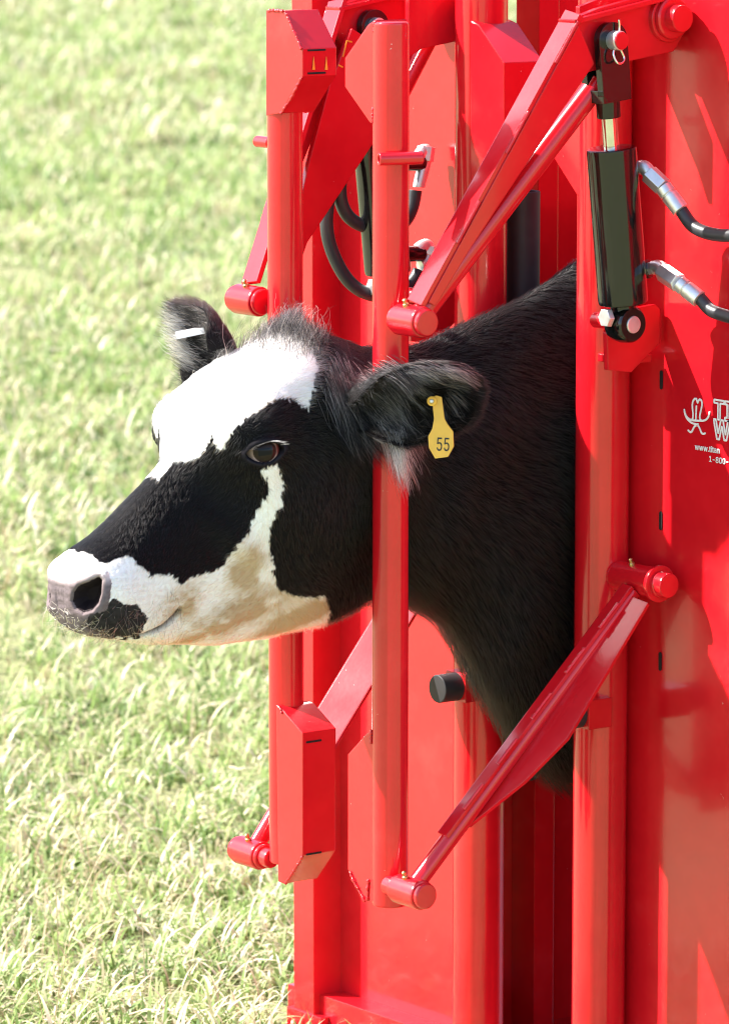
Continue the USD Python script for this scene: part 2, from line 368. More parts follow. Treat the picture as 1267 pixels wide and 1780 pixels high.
# yellow sticker frame on the far arm
def lower_arm(s, zb_, lab):
    top = V(0.0, s * .215, z_lo); low = V(xb, s * AL_B, zb_)
    d = low - top; L = np.linalg.norm(d); du = d / L
    up_n = unit(np.cross(V(0, 1, 0), du)); up_n = up_n if up_n[0] > 0 else -up_n
    side = unit(np.cross(du, up_n)); side = side if side[1] > 0 else -side
    a = top + du * .02; b = low - du * .012
    arm = part(chute, 'lower_swing_arm', rod(a + up_n * .004, b, .0115, 24), RED, label=lab)
    if s > 0:
        part(arm, 'top_strap', bar(a + up_n * .014, a + up_n * .012 + du * (L * .80), .020, .006, side), RED)
        fn = unit(V(.745, .27, .60)); fc = PY(960, 1240, .209)
        wq = np.array([on_plane(*p_, fc, fn) for p_ in ((1080, 1030), (1126, 1048), (986, 1283), (912, 1358), (814, 1436), (802, 1432), (866, 1338), (960, 1200))])
        part(arm, 'web', plate(wq - fn * .006, fn * .006), RED)
    else:
        fa, fb = top + du * .02, low - du * .03
        part(arm, 'bent_flange', bar(top + du * .03 + V(.01, .02, .012), low - du * .10 + V(.01, .02, .012), .056, .006, np.cross(du, V(.71, .34, .60))), RED)
    g = np.random.default_rng(5); n = 14
    for k in range(5):
        c = a + up_n * .0175 + side * s * .0095 + du * (.03 + k * .075)
        part(arm, 'weld_bead', sweep([c + du * (i * .0032) for i in range(n)], .0024 + .0008 * g.random(n), 8), RED)
    hub(arm, s * .150, s * .202, xb, zb_, .0195)
    part(arm, 'hub_pin', rod(V(xb, s * .128, zb_), V(xb, s * .152, zb_), .013, 24), RED)
    h = hub(arm, s * .165, s * .244, 0.0, z_lo, .0205, cap=.004)
    part(h, 'snap_ring', lathe(V(0, s * .2445, z_lo), V(0, s * .3, z_lo), [(0, .0245), (.005, .0245), (.0055, .023), (.0055, .012)], 36), RED)
    part(h, 'pivot_pin', rod(V(0, s * .250, z_lo), V(0, s * .268, z_lo), .0165, 32), RED)
    return arm
arm_ln = lower_arm(1, z_lb, 'near lower swing arm reaching to the foot of the near neck bar')
arm_lf = lower_arm(-1, z_lb_f, 'far lower swing arm behind the neck bars')
# hydraulic cylinders --------------------------------------------------
def cylinder(s, lab):
    T = PY(1048, 68, AL_T + .002) * V(1, s, 1); B = PY(1086, 562, AL_T + .002) * V(1, s, 1)
    d = unit(B - T)
    b0, b1 = T + d * .138, T + d * .340
    cyl = part(chute, 'hydraulic_cylinder', lathe(b0, b1, [(0, .015), (0, .0295), (.0015, .0318), (.006, .0322), (np.linalg.norm(b1 - b0) - .006, .0322), (np.linalg.norm(b1 - b0) - .001, .0312), (np.linalg.norm(b1 - b0), .029), (np.linalg.norm(b1 - b0), 0)], 56), BLACK, label=lab)
    part(cyl, 'piston_rod', rod(T + d * .085, b0 + d * .01, .0105, 28, .0005), CHROME)
    # clevis: two cheeks with round heads and a block
    a, = [frame_of(d)[0]]; fx = unit(np.cross(V(0, 1, 0), d)); fx = fx if fx[0] > 0 else -fx
    def cheek(y0):
        ang = np.linspace(0, np.pi, 13)
        q = [T + V(0, y0, 0) + fx * math.cos(t) * .023 - d * math.sin(t) * .023 for t in ang]
        q += [T + V(0, y0, 0) - fx * .023 + d * .068, T + V(0, y0, 0) - fx * .017 + d * .076, T + V(0, y0, 0) + fx * .017 + d * .076, T + V(0, y0, 0) + fx * .023 + d * .068]
        return plate(q, V(0, .011, 0))
    yo = s * 0.0
    part(cyl, 'clevis', cat(cheek(.0095), cheek(-.0205), bar(T + d * .062, T + d * .078, .040, .046, V(0, 1, 0)), rod(T + d * .076, T + d * .1, .0155, 24)), BLACK)
    part(cyl, 'clevis_pin', rod(T + V(0, -.030 * s, 0), T + V(0, .036 * s, 0), .0125, 28, .002), ZINC)
    if s > 0:
        part(cyl, 'pin_end', rod(T + V(0, .0362, 0), T + V(0, .0382, 0), .0112, 28, .001), RED)
        c = T + V(0, .026, 0)
        pth = smooth_path([c + V(-.004, 0, .026), c + V(-.005, 0, .012), c + V(-.006, .002, -.012), c + V(-.010, .004, -.024), c + V(.0, .006, -.029), c + V(.006, .004, -.022), c + V(.005, .002, -.012)], 40)
        part(cyl, 'hairpin_clip', sweep(pth, .0016, 8), CHROME)
    e = part(cyl, 'rod_eye', cat(lathe(B + V(0, -.017, 0), B + V(0, .017, 0), [(0, .011), (0, .0205), (.004, .0235), (.017, .0250), (.030, .0235), (.034, .0205), (.034, .011)], 40), rod(b1 - d * .004, B - d * .015, .017, 28)), BLACK)
    part(e, 'bushing', rod(B + V(0, -.019, 0), B + V(0, .019, 0), .0115, 24), ZINC)
    fwd = PY(1054, 552, AL_T + .0) * V(1, s, 1)
    part(e, 'bolt', lathe(fwd + V(0.004, 0, 0), fwd + V(-.03, 0, 0), [(0, .0), (0, .012), (.007, .013), (.008, .011)], 6), ZINC)
    # ports, fittings
    return cyl, b0, b1, d
cyl_n, nb0, nb1, nd = cylinder(1, 'near black hydraulic cylinder with polished rod')
cyl_f, fb0, fb1, fd = cylinder(-1, 'far black hydraulic cylinder, mostly behind the near neck bar')
# fittings and hoses on the near cylinder
YF = AL_T + .03
def fitting(parent, pts, y, bend=True):
    P = [PX(a, b, x_) for (a, b), x_ in zip(pts, y)]
    part(parent, 'port_boss', rod(P[0], P[0] + (P[1] - P[0]) * .62, .0125, 20), BLACK)
    p1, p2, p3 = P[1], P[2], P[3]
    f = part(parent, 'hose_fitting', cat(rod(P[0] + (P[1] - P[0]) * .5, p1, .009, 6), sweep(smooth_path([P[0] + (P[1] - P[0]) * .8, p1, p1 + (p2 - p1) * .35], 14), .0095, 14)), ZINC)
    u = unit(p3 - p2); L = np.linalg.norm(p3 - p2)
    part(f, 'hex_nut', lathe(p1 + (p2 - p1) * .3, p2, [(0, .010), (.001, .0125), (np.linalg.norm(p2 - p1) * .7, .0125), (np.linalg.norm(p2 - p1) * .7 + .001, .009)], 6), ZINC)
    part(f, 'ferrule', lathe(p2, p3, [(0, .0085), (.001, .0112), (L * .3, .0112), (L * .31, .0098), (L * .36, .0098), (L * .37, .0114), (L * .97, .0114), (L, .0095)], 24), ZINC)
    return f, p3, u
for pts, hose in (([(1092, 292), (1116, 290), (1152, 324), (1184, 366)], [(1200, 388), (1222, 402), (1248, 408), (1290, 408), (1340, 400)]),
                  ([(1112, 470), (1140, 464), (1180, 492), (1216, 520)], [(1232, 536), (1250, 545), (1290, 556), (1340, 560)])):
    f, e, u = fitting(cyl_n, pts, (PY(*pts[0], AL_T)[0], PY(*pts[0], AL_T)[0] - .008, .040, .030))
    part(cyl_n, 'hose', sweep(smooth_path([e - u * .012, e + u * .006] + [PX(a, b, .028) for a, b in hose], 50), .0085, 18), HOSE)
# far cylinder: fittings show right of the near neck bar, hoses curve below the far arm
YB = -AL_T - .01
for pts in ([(722, 282), (740, 262), (736, 290), (728, 325)], [(722, 440), (745, 432), (742, 450), (730, 462)]):
    P = [PY(a, b, YB) for a, b in pts]
    part(cyl_f, 'port_boss', rod(P[0] - V(-.02, 0, 0), P[0] - V(.012, 0, 0), .0115, 18), BLACK)
    f = part(cyl_f, 'hose_fitting', sweep(smooth_path(P, 20), np.linspace(.010, .0085, 20), 12), ZINC)
    part(f, 'hex_nut', rod(P[1] - (P[2] - P[1]) * .3, P[1] + (P[2] - P[1]) * .6, .0125, 6, .001), ZINC)
for pts in ([(600, 250), (592, 310), (592, 345), (605, 375), (635, 393), (680, 398), (722, 330)], [(585, 300), (568, 370), (570, 410), (583, 450), (610, 492), (650, 513), (700, 505), (728, 470)]):
    part(cyl_f, 'hose', sweep(smooth_path([PY(a, b, YB + .0) for a, b in pts], 60), .0092, 18), HOSE)
# cylinder mounts on the posts
def mount(s):
    q = [PY(a, b, 0.205) * V(1, s, 1) for a, b in ((1048, 578), (1068, 540), (1132, 528), (1140, 536), (1140, 594), (1090, 646), (1050, 642))]
    m = part(chute, 'cylinder_mount', plate(np.array(q), V(0, s * .008, 0)), RED)
    for yy_ in (.160,):
        part(m, 'gusset', box(V(-.02, s * .155, min(a[2] for a in q) + .01), V(.03, s * .2045, min(a[2] for a in q) + .02)), RED)
    B = PY(1086, 562, AL_T + .002) * V(1, s, 1)
    part(m, 'mount_pin', rod(V(B[0], s * .19, B[2]), V(B[0], s * .262, B[2]), .0105, 20), RED)
mount(1); mount(-1)
# bumpers on the posts
for s, (px, py), x in ((-1, (817, 1190), .05), (1, (1030, 1236), .05)):
    c = PX(px, py, .03); 
    b = part(chute, 'bumper_block', box(V(.015, c[1] - .022, c[2] - .0195), V(.055, c[1] + .022, c[2] + .0195)), RED)
    part(b, 'rubber_bumper', rod(V(.05, c[1], c[2]), V(.087, c[1], c[2]), .0195, 32, .002), RUBBER, label='round black rubber bumper')
# inner side of the chute, seen through the opening
wall_y = -0.215
zl = PY(960, 1368, wall_y)[2]
part(chute, 'inner_wall', box(V(-1.6, wall_y - .054, 0.02), V(SH - .006, wall_y - .0505, zl + .30)), RED, label='far inside wall of the chute, in shade')
xa, xb2 = PY(936, 200, wall_y)[0], PY(971, 200, wall_y)[0]
part(chute, 'inner_post', box(V(xb2, wall_y - .05, .02), V(xa, wall_y, ZT)), RED)
part(chute, 'inner_panel', box(V(-1.6, wall_y - .03, zl + .35), V(xb2 - .002, wall_y - .02, ZT)), RED)
part(chute, 'inner_wall', box(V(-1.6, .30, 0.02), V(SH - .01, .304, ZT)), RED, label='near inside wall of the chute, hidden behind the near sheet')
part(chute, 'floor_plate', box(V(-1.6, -.5, 0.03), V(SH - .07, .5, .04)), RED)
# lettering on the near sheet: white outlines
def stroke2d(lines, w):
    return shapely.union_all([shapely.LineString(l).buffer(w / 2, cap_style='round') for l in lines])
def on_sheet(shape, name, mat=WHITE):
    geoms = [g for g in getattr(shape, 'geoms', [shape]) if g.area > 0]
    m = trimesh.util.concatenate([trimesh.creation.extrude_polygon(g, .0006, engine='earcut') for g in geoms])
    v = np.asarray(m.vertices)
    return part(near_sheet, name, trimesh.Trimesh(np.c_[SH + .0004 + v[:, 2], v[:, 0], v[:, 1]], m.faces, process=False), mat, smooth=False)
def sp(px, py): q = PX(px, py, SH); return (q[1], q[2])
def spl(pts, n=24): 
    a = smooth_path(np.array([sp(*q) for q in pts]), n); return [tuple(x) for x in a]
hat = [spl([(1190, 712), (1194, 726), (1206, 736), (1214, 737)]), spl([(1190, 713), (1197, 727), (1213, 731), (1228, 729), (1234, 716)]),
       spl([(1204, 729), (1204, 706), (1207, 694), (1211, 693), (1213, 700), (1216, 694), (1219, 695), (1220, 708), (1219, 730)]), [sp(1211, 706), sp(1210, 730)],
       spl([(1197, 748), (1203, 750), (1206, 744), (1210, 740)]), spl([(1214, 740), (1217, 745), (1220, 752), (1226, 753)])]
on_sheet(stroke2d(hat, .0027), 'hat_emblem')
def outline(text, px, py, h, w, italic=0.0):
    from shapely.ops import unary_union
    m = meshkit.text_mesh(text, h, .001, bold=True)
    v = np.asarray(m.vertices); f = np.asarray(m.faces); top = f[(v[f][:, :, 2] > .0005).all(1)]
    shp = unary_union([Polygon(v[t][:, :2]).buffer(1e-6) for t in top])
    y0, z0 = sp(px, py)
    return shapely.affinity.translate(shp, y0, z0)
big = outline('TITAN', 1240, 727, .024, 0)
on_sheet(big.buffer(.0012).difference(big.buffer(-.0014)), 'lettering')
big = outline('W', 1240, 761, .024, 0)
on_sheet(big.buffer(.0012).difference(big.buffer(-.0014)), 'lettering')
on_sheet(outline('www.titan', 1208, 781, .0075, 0), 'lettering')
on_sheet(outline('1-800-', 1232, 802, .0075, 0), 'lettering')
# ---------------------------------------------------------------- the cow: one continuous body from nose to shoulders
rng = np.random.default_rng(11)
ST = [  # top and bottom of each section on the cow's middle plane, then half widths at six heights
    ((107, 1046), (107, 1050), (.004, .006, .008, .008, .006, .004)),
    ((105, 1020), (116, 1082), (.022, .032, .036, .036, .032, .021)),
    ((112, 988), (142, 1102), (.033, .047, .053, .055, .048, .030)),
    ((133, 960), (188, 1110), (.036, .052, .058, .060, .055, .034)),
    ((168, 930), (246, 1118), (.034, .049, .055, .056, .051, .031)),
    ((220, 876), (306, 1118), (.027, .042, .051, .053, .046, .028)),
    ((280, 810), (388, 1118), (.025, .042, .054, .057, .049, .030)),
    ((310, 756), (470, 1106), (.027, .047, .066, .078, .074, .052)),
    ((330, 706), (540, 1088), (.030, .054, .080, .098, .098, .076)),
    ((378, 650), (596, 1066), (.032, .058, .087, .104, .104, .082)),
    ((452, 604), (634, 1046), (.034, .060, .088, .102, .096, .074)),
    ((522, 574), (662, 1034), (.036, .062, .088, .095, .080, .052)),
    ((580, 592), (690, 1040), (.040, .064, .085, .088, .068, .042)),
    ((640, 606), (722, 1052), (.042, .068, .085, .084, .064, .040)),
    ((720, 594), (768, 1086), (.046, .076, .092, .089, .067, .040)),
    ((800, 572), (818, 1142), (.050, .082, .098, .094, .070, .040)),
    ((870, 538), (852, 1212), (.052, .082, .096, .092, .068, .038)),
    ((950, 488), (896, 1292), (.052, .080, .091, .088, .066, .038)),
    ((1010, 450), (960, 1346), (.056, .084, .093, .090, .070, .044)),
    ((1120, 412), (1080, 1385), (.070, .110, .130, .120, .095, .060)),
    ((1250, 400), (1230, 1400), (.095, .160, .190, .180, .140, .080)),
    ((1500, 400), (1500, 1400), (.060, .100, .120, .110, .080, .050)),
]
tops = np.array([PY(*a, 0.0)[[0, 2]] for a, b, w in ST]); bots = np.array([PY(*b, 0.0)[[0, 2]] for a, b, w in ST]); wid = np.array([w for a, b, w in ST])
si = np.arange(len(ST), dtype=float)
fT, fB = PchipInterpolator(si, tops), PchipInterpolator(si, bots)
hs = np.array([.06, .2, .4, .6, .8, .94]); phs = np.arccos(1 - 2 * hs)
fW = PchipInterpolator(si, wid)
NPH = 150
s_grid = np.r_[np.linspace(0, 5, 150, endpoint=False), np.linspace(5, 13, 250, endpoint=False), np.linspace(13, len(ST) - 1, 110)]
phi = np.linspace(0, np.pi, NPH + 1)
def body_point(s, ph, side):
    """s, ph arrays -> base surface."""
    T, B = fT(s), fB(s); h = (1 - np.cos(ph)) / 2
    W = fW(s)
    k = np.r_[0, phs, np.pi]
    Wk = np.concatenate([np.zeros(W.shape[:-1] + (1,)), W, np.zeros(W.shape[:-1] + (1,))], -1)
    return T, B, h, k, Wk
def base_grid():
    T, B = fT(s_grid), fB(s_grid); W = fW(s_grid); h = (1 - np.cos(phi)) / 2
    k = np.r_[0, phs, np.pi]
    out = np.zeros((len(s_grid), NPH + 1, 3))
    for i in range(len(s_grid)):
        wk = np.r_[0, W[i], 0]
        cs = CubicSpline(np.r_[-phs[0], k, 2 * np.pi - phs[-1]], np.r_[-W[i][0], wk, -W[i][-1]])
        w = np.clip(cs(phi), 0, None)
        c = B[i] + (T[i] - B[i]) * h[:, None]
        out[i, :, 0], out[i, :, 2], out[i, :, 1] = c[:, 0], c[:, 1], w
    return out
G = base_grid()
def grid_normals(G):
    ds, dp = np.gradient(G, axis=0), np.gradient(G, axis=1)
    n = np.cross(ds, dp); n /= np.linalg.norm(n, axis=-1, keepdims=True) + 1e-12
    if n[200, NPH // 2, 1] < 0: n = -n
    return n
def hit(px, py, guess=None):
    """(i, j) of the nearest grid point of the near side seen there."""
    uv = proj(G); n = grid_normals(G); facing = (n * (CAM - G)).sum(-1) > 0
    d = np.hypot(uv[..., 0] - px, uv[..., 1] - py) + np.where(facing, 0, 1e3)
    return np.unravel_index(np.argmin(d), d.shape)
SG, PG = np.meshgrid(s_grid, phi, indexing='ij')
def smoothstep(x): x = np.clip(x, 0, 1); return x * x * (3 - 2 * x)
# broad relief: cheek muscle, brow, hollow of the cheek, facial crest
nrm = grid_normals(G); disp = np.zeros(G.shape[:2])
def bump(px, py, rx, ry, amt, ang=0.0):
    i, j = hit(px, py); c = G[i, j]; n = nrm[i, j]
    u = unit(right - n * (right @ n)); v = np.cross(n, u); v = v if v[2] > 0 else -v
    u, v = u * math.cos(ang) + v * math.sin(ang), v * math.cos(ang) - u * math.sin(ang)
    q = G - c
    return amt * np.exp(-((q @ u) / rx) ** 2 - ((q @ v) / ry) ** 2 - ((q @ n) / .05) ** 2)
EYE_PX = (460, 789)
disp += bump(462, 778, .042, .034, .015)                 # orbit
disp += bump(440, 735, .045, .018, .010, .35)            # brow
disp += bump(560, 930, .060, .085, .010, .3)             # cheek muscle
disp -= bump(395, 860, .050, .035, .008, -.6)            # hollow before the eye
disp += bump(400, 930, .075, .014, .005, -.75)            # facial crest
disp -= bump(520, 700, .035, .04, .006)                  # temple
disp += bump(215, 1035, .035, .035, .006)                # upper lip pad
disp += bump(390, 1075, .06, .015, .004)
pn = meshkit.fbm(G * 14.0, 3, 5) - .5
disp += .006 * pn * smoothstep((SG - 3) / 3)
# folds of skin on the throat and neck
fold = np.sin((G[..., 0] * 34 + G[..., 2] * 14 + 3 * meshkit.noise(G * 6, 3)))
disp += .0036 * fold * smoothstep((SG - 12) / 2)
G = G + nrm * disp[..., None]
nrm = grid_normals(G)
# eye: an almond opening with lids round it
ei, ej = hit(*EYE_PX); EC = G[ei, ej].copy(); EN = unit(nrm[ei, ej] + V(.12, 0, .06))
EU = unit(right * -1 - EN * (-right @ EN)); EU = unit(EU + V(0, 0, -.10)); EU = unit(EU - EN * (EU @ EN))  # towards the nose
EV = np.cross(EN, EU); EV = EV if EV[2] > 0 else -EV
def eye_xy(P): q = P - EC; return q @ EU, q @ EV, q @ EN
def almond(x):                        # upper and lower lid lines
    t = np.clip(1 - (np.abs(x + .001) / .0245) ** 2.2, 0, 1)
    return .0112 * t ** .75 + .001 * (x < 0), -.0118 * t ** .8
ex, ey, en = eye_xy(G)
near_eye = (np.abs(ex) < .06) & (np.abs(ey) < .05) & (np.abs(en) < .05)
uu, ll = almond(ex)
dist_in = np.minimum(uu - ey, ey - ll)                # > 0 inside the opening
dist_in = np.where(np.abs(ex + .001) > .0245, -np.hypot(np.abs(ex + .001) - .0245, ey), dist_in)
lid = np.where(near_eye, .0042 * np.exp(-((dist_in + .0030) / .0030) ** 2), 0)
crease = np.where(near_eye, -.0022 * np.exp(-((ey - uu - .0105) / .0026) ** 2) * np.exp(-(ex / .026) ** 2), 0)
crease2 = np.where(near_eye, -.0016 * np.exp(-((ey - ll + .0100) / .0026) ** 2) * np.exp(-(ex / .026) ** 2), 0)
upper = np.where(near_eye, .0035 * np.exp(-((ey - uu - .005) / .005) ** 2) * np.exp(-(ex / .024) ** 2), 0)
socket = np.where(near_eye, -.013 * smoothstep((dist_in + .0006) / .0028), 0)
tear = np.where(near_eye, -.0028 * np.exp(-((ex - .031) / .008) ** 2 - ((ey + .005) / .0028) ** 2), 0)
G = G + (lid + crease + crease2 + upper + socket + tear)[..., None] * EN
# nostril
NPX = [(122, 1046), (125, 1030), (136, 1017), (150, 1012), (161, 1006), (171, 1002), (177, 1009), (176, 1032), (171, 1050), (160, 1063), (143, 1068), (129, 1060)]
ni, nj = hit(149, 1038); NC = G[ni, nj].copy(); NN = unit(V(.60, .78, .12))
NU = unit(right - NN * (right @ NN)); NV = np.cross(NN, NU); NV = NV if NV[2] > 0 else -NV
npoly = Polygon([((on_plane(a, b, NC, NN) - NC) @ NU, (on_plane(a, b, NC, NN) - NC) @ NV) for a, b in NPX]).buffer(.002).buffer(-.002)
nx_, ny_, nn_ = (G - NC) @ NU, (G - NC) @ NV, (G - NC) @ NN
cand = (np.hypot(nx_, ny_) < .05) & (np.abs(nn_) < .035) & (G[..., 1] > .009)
nd = np.full(G.shape[:2], -1.0)
pts = shapely.points(nx_[cand], ny_[cand])
nd[cand] = np.where(shapely.contains(npoly, pts), 1, -1) * shapely.distance(npoly.exterior, pts)
din = unit(-NN + V(-.30, .10, .15))
G = G + np.where(cand, .028 * smoothstep((nd + .0025) / .015), 0)[..., None] * din
G = G + np.where(cand, .0024 * np.exp(-((nd + .006) / .0055) ** 2), 0)[..., None] * NN
# mouth line
def px_curve_dist(P, pts):
    """distance on the body (metres) from a curve given where the photograph shows it on the near side"""
    c = np.array([G[hit(a, b)] for a, b in pts]); c = smooth_path(c, 60)
    from scipy.spatial import cKDTree
    return cKDTree(c).query(P.reshape(-1, 3))[0].reshape(P.shape[:-1])
MOUTH = [(313, 1062), (300, 1076), (284, 1090), (262, 1100), (238, 1107), (205, 1108), (170, 1100), (148, 1092)]
md = px_curve_dist(G, MOUTH)
G = G - (.0055 * np.exp(-(md / .0038) ** 2))[..., None] * grid_normals(G)
# wrinkles of the muzzle
wr = meshkit.noise(G * V(60, 60, 180), 9) - .5
G = G + (.0014 * wr * np.clip(1 - SG / 5, 0, 1))[..., None] * nrm
nrm = grid_normals(G)

# ---- coat pattern in the (s, phi) of the body, from outlines seen on the near side
def z3(pts): return [(60 + x / 2.112, 500 + y / 2.112) for x, y in pts]
from scipy.spatial import cKDTree
_uv = proj(G); _face = (nrm * (CAM - G)).sum(-1) > 0.0
_idx = np.argwhere(_face & (SG < 14)); _tree = cKDTree(_uv[_face & (SG < 14)])
def sphi(pts, dense=4):
    out = []
    n = len(pts)
    for k in range(n):
        a, b = np.array(pts[k]), np.array(pts[(k + 1) % n])
        for t in np.arange(dense) / dense:
            d, m = _tree.query(a + (b - a) * t)
            i, j = _idx[m]; out.append((s_grid[i], phi[j]))
    return Polygon(out).buffer(0)
blaze_edge = z3([(455, 705), (475, 690), (510, 640), (560, 640), (600, 620), (652, 538), (662, 580), (690, 592), (720, 540), (790, 470), (870, 418), (912, 400), (965, 418), (1000, 450), (1020, 390), (1036, 270), (1005, 180), (960, 165)])
ES = []
for a in blaze_edge:
    d, m = _tree.query(a); i, j = _idx[m]; ES.append((s_grid[i], phi[j]))
blaze = Polygon([(ES[0][0], np.pi + .1)] + ES + [(ES[-1][0], np.pi + .1)]).buffer(0)
low_edge = z3([(150, 962), (215, 982), (235, 1005), (270, 1010), (310, 995), (345, 987), (400, 1030), (450, 1060), (490, 1050), (540, 1085), (590, 1060), (640, 1050), (700, 1010), (760, 930), (797, 900), (800, 850), (830, 790), (862, 760), (860, 712), (828, 690), (822, 665),
               (895, 655), (905, 690), (918, 720), (910, 790), (880, 830), (862, 930), (870, 1010), (890, 1100), (960, 1135), (1060, 1135), (1078, 1165)])
LS = []
for k in range(len(low_edge)):
    a = np.array(low_edge[k]); b = np.array(low_edge[min(k + 1, len(low_edge) - 1)])
    for t in (0, .33, .66):
        d, m = _tree.query(a + (b - a) * t); i, j = _idx[m]; LS.append((s_grid[i], phi[j]))
white_low = Polygon([(-.1, -.1), (-.1, np.pi + .1), (LS[0][0], np.pi + .1)] + LS + [(LS[-1][0], -.1)]).buffer(0)
lip = Polygon(z3([(262, 1190), (285, 1140), (330, 1162), (372, 1160), (412, 1212), (400, 1262), (385, 1285), (300, 1292), (235, 1265), (195, 1235), (200, 1195)]))
pad = Polygon([(60, 1008), (95, 1000), (118, 1006), (140, 1003), (160, 998), (186, 996), (193, 1010), (190, 1046), (196, 1068), (215, 1100), (170, 1130), (60, 1130)])
def coat_fields(S, Ph, P):
    """white (0..1), lip, pad and dirt masks at points with parameters S, Ph, positions P"""
    nz = np.stack([meshkit.noise(P * 90, 1) - .5, meshkit.noise(P * 90, 2) - .5], -1) * np.array([.10, .035]) + np.stack([meshkit.noise(P * 260, 3) - .5, meshkit.noise(P * 260, 4) - .5], -1) * np.array([.12, .05])
    s, p = S + nz[..., 0], Ph + nz[..., 1]
    pt = shapely.points(s, p)
    w = shapely.contains(blaze, pt) | shapely.contains(white_low, pt)
    q = proj(P) + nz * V(40, 160)[:2]
    pt2 = shapely.points(q[..., 0], q[..., 1])
    return w, shapely.contains(lip, pt2) & (S < 5), shapely.contains(pad, pt2) & (S < 4)
wmask, lmask, pmask = coat_fields(SG, PG, G)
dirt = bump(430, 990, .025, .035, 1.0) * 1.0 + bump(450, 1060, .10, .030, .42) + bump(530, 1070, .050, .016, 1.5) + bump(400, 1085, .12, .012, .5) + bump(520, 1075, .05, .018, 1.0) * 1.1 + bump(330, 1040, .02, .03, .5) + bump(300, 1060, .03, .02, .5) + bump(400, 1075, .06, .02, .45)
dirt = dirt * np.clip(-.55 + 3.2 * meshkit.fbm(G * 48, 4, 8), .1, 1.6)
col = np.where(wmask[..., None], V(.78, .76, .73), V(.006, .0055, .006))
tone = V(.50, .34, .16)
dm = np.clip(dirt, 0, .85)[..., None] * wmask[..., None]
col = col * (1 - dm) + tone * dm * .75
padc = V(.125, .10, .105)
spk = meshkit.noise(G * 300, 12)[..., None]
padcol = padc * (.75 + .5 * spk)
# the pad is paler above, darker round the nostril and towards the lip
tpad = smoothstep((1022 - proj(G)[..., 1]) / 26)[..., None]
padcol = padcol * (1 - tpad) + V(.56, .46, .45) * tpad
col = np.where(pmask[..., None], padcol, col)
col = np.where(lmask[..., None], V(.02, .018, .018) * (.6 + spk), col)
ring = np.exp(-(np.clip(nd, -1, 0) / .004) ** 2)[..., None] * cand[..., None]
col = col * (1 - .6 * ring) + V(.16, .12, .12) * .6 * ring
col = np.where((nd > .001)[..., None], V(.022, .016, .017), col)
ml = np.exp(-(md / .0040) ** 2)[..., None]
col = col * (1 - .92 * ml) + V(.05, .03, .022) * .92 * ml
# bare dark skin of the lids
lidskin = (np.exp(-((dist_in + .0015) / .0045) ** 2) * near_eye)[..., None]
col = col * (1 - lidskin) + V(.022, .019, .024) * lidskin
col = np.where((near_eye & (dist_in > .0005))[..., None], V(.02, .012, .012), col)
skin = np.clip(pmask * 1.0 + lmask + lidskin[..., 0] + (nd > -.003) + (md < .0042), 0, 1)

# ---- assemble both sides
Ns, Np = len(s_grid), NPH + 1
L_ = G; R_ = G[:, 1:-1] * V(1, -1, 1)
ring_pts = np.concatenate([L_, R_[:, ::-1]], 1)            # bottom -> near side -> top -> far side
ring_col = np.concatenate([col, col[:, 1:-1][:, ::-1]], 1)
nr = ring_pts.shape[1]
bv = np.vstack([ring_pts.reshape(-1, 3), ring_pts[0].mean(0)[None], ring_pts[-1].mean(0)[None]])
bc = np.vstack([ring_col.reshape(-1, 3), ring_col[0].mean(0)[None], ring_col[-1].mean(0)[None]])
ii, jj = np.meshgrid(np.arange(Ns - 1), np.arange(nr), indexing='ij'); kk = (jj + 1) % nr
q = np.stack([ii * nr + jj, ii * nr + kk, (ii + 1) * nr + kk, (ii + 1) * nr + jj], -1).reshape(-1, 4)
bf = np.vstack([q[:, [0, 1, 2]], q[:, [0, 2, 3]]])
cap0 = np.array([[Ns * nr, (j + 1) % nr, j] for j in range(nr)]); cap1 = np.array([[Ns * nr + 1, (Ns - 1) * nr + j, (Ns - 1) * nr + (j + 1) % nr] for j in range(nr)])
bf = np.vstack([bf, cap0, cap1])
body_tm = trimesh.Trimesh(bv, bf, process=False)
if body_tm.volume < 0: bf = bf[:, ::-1]

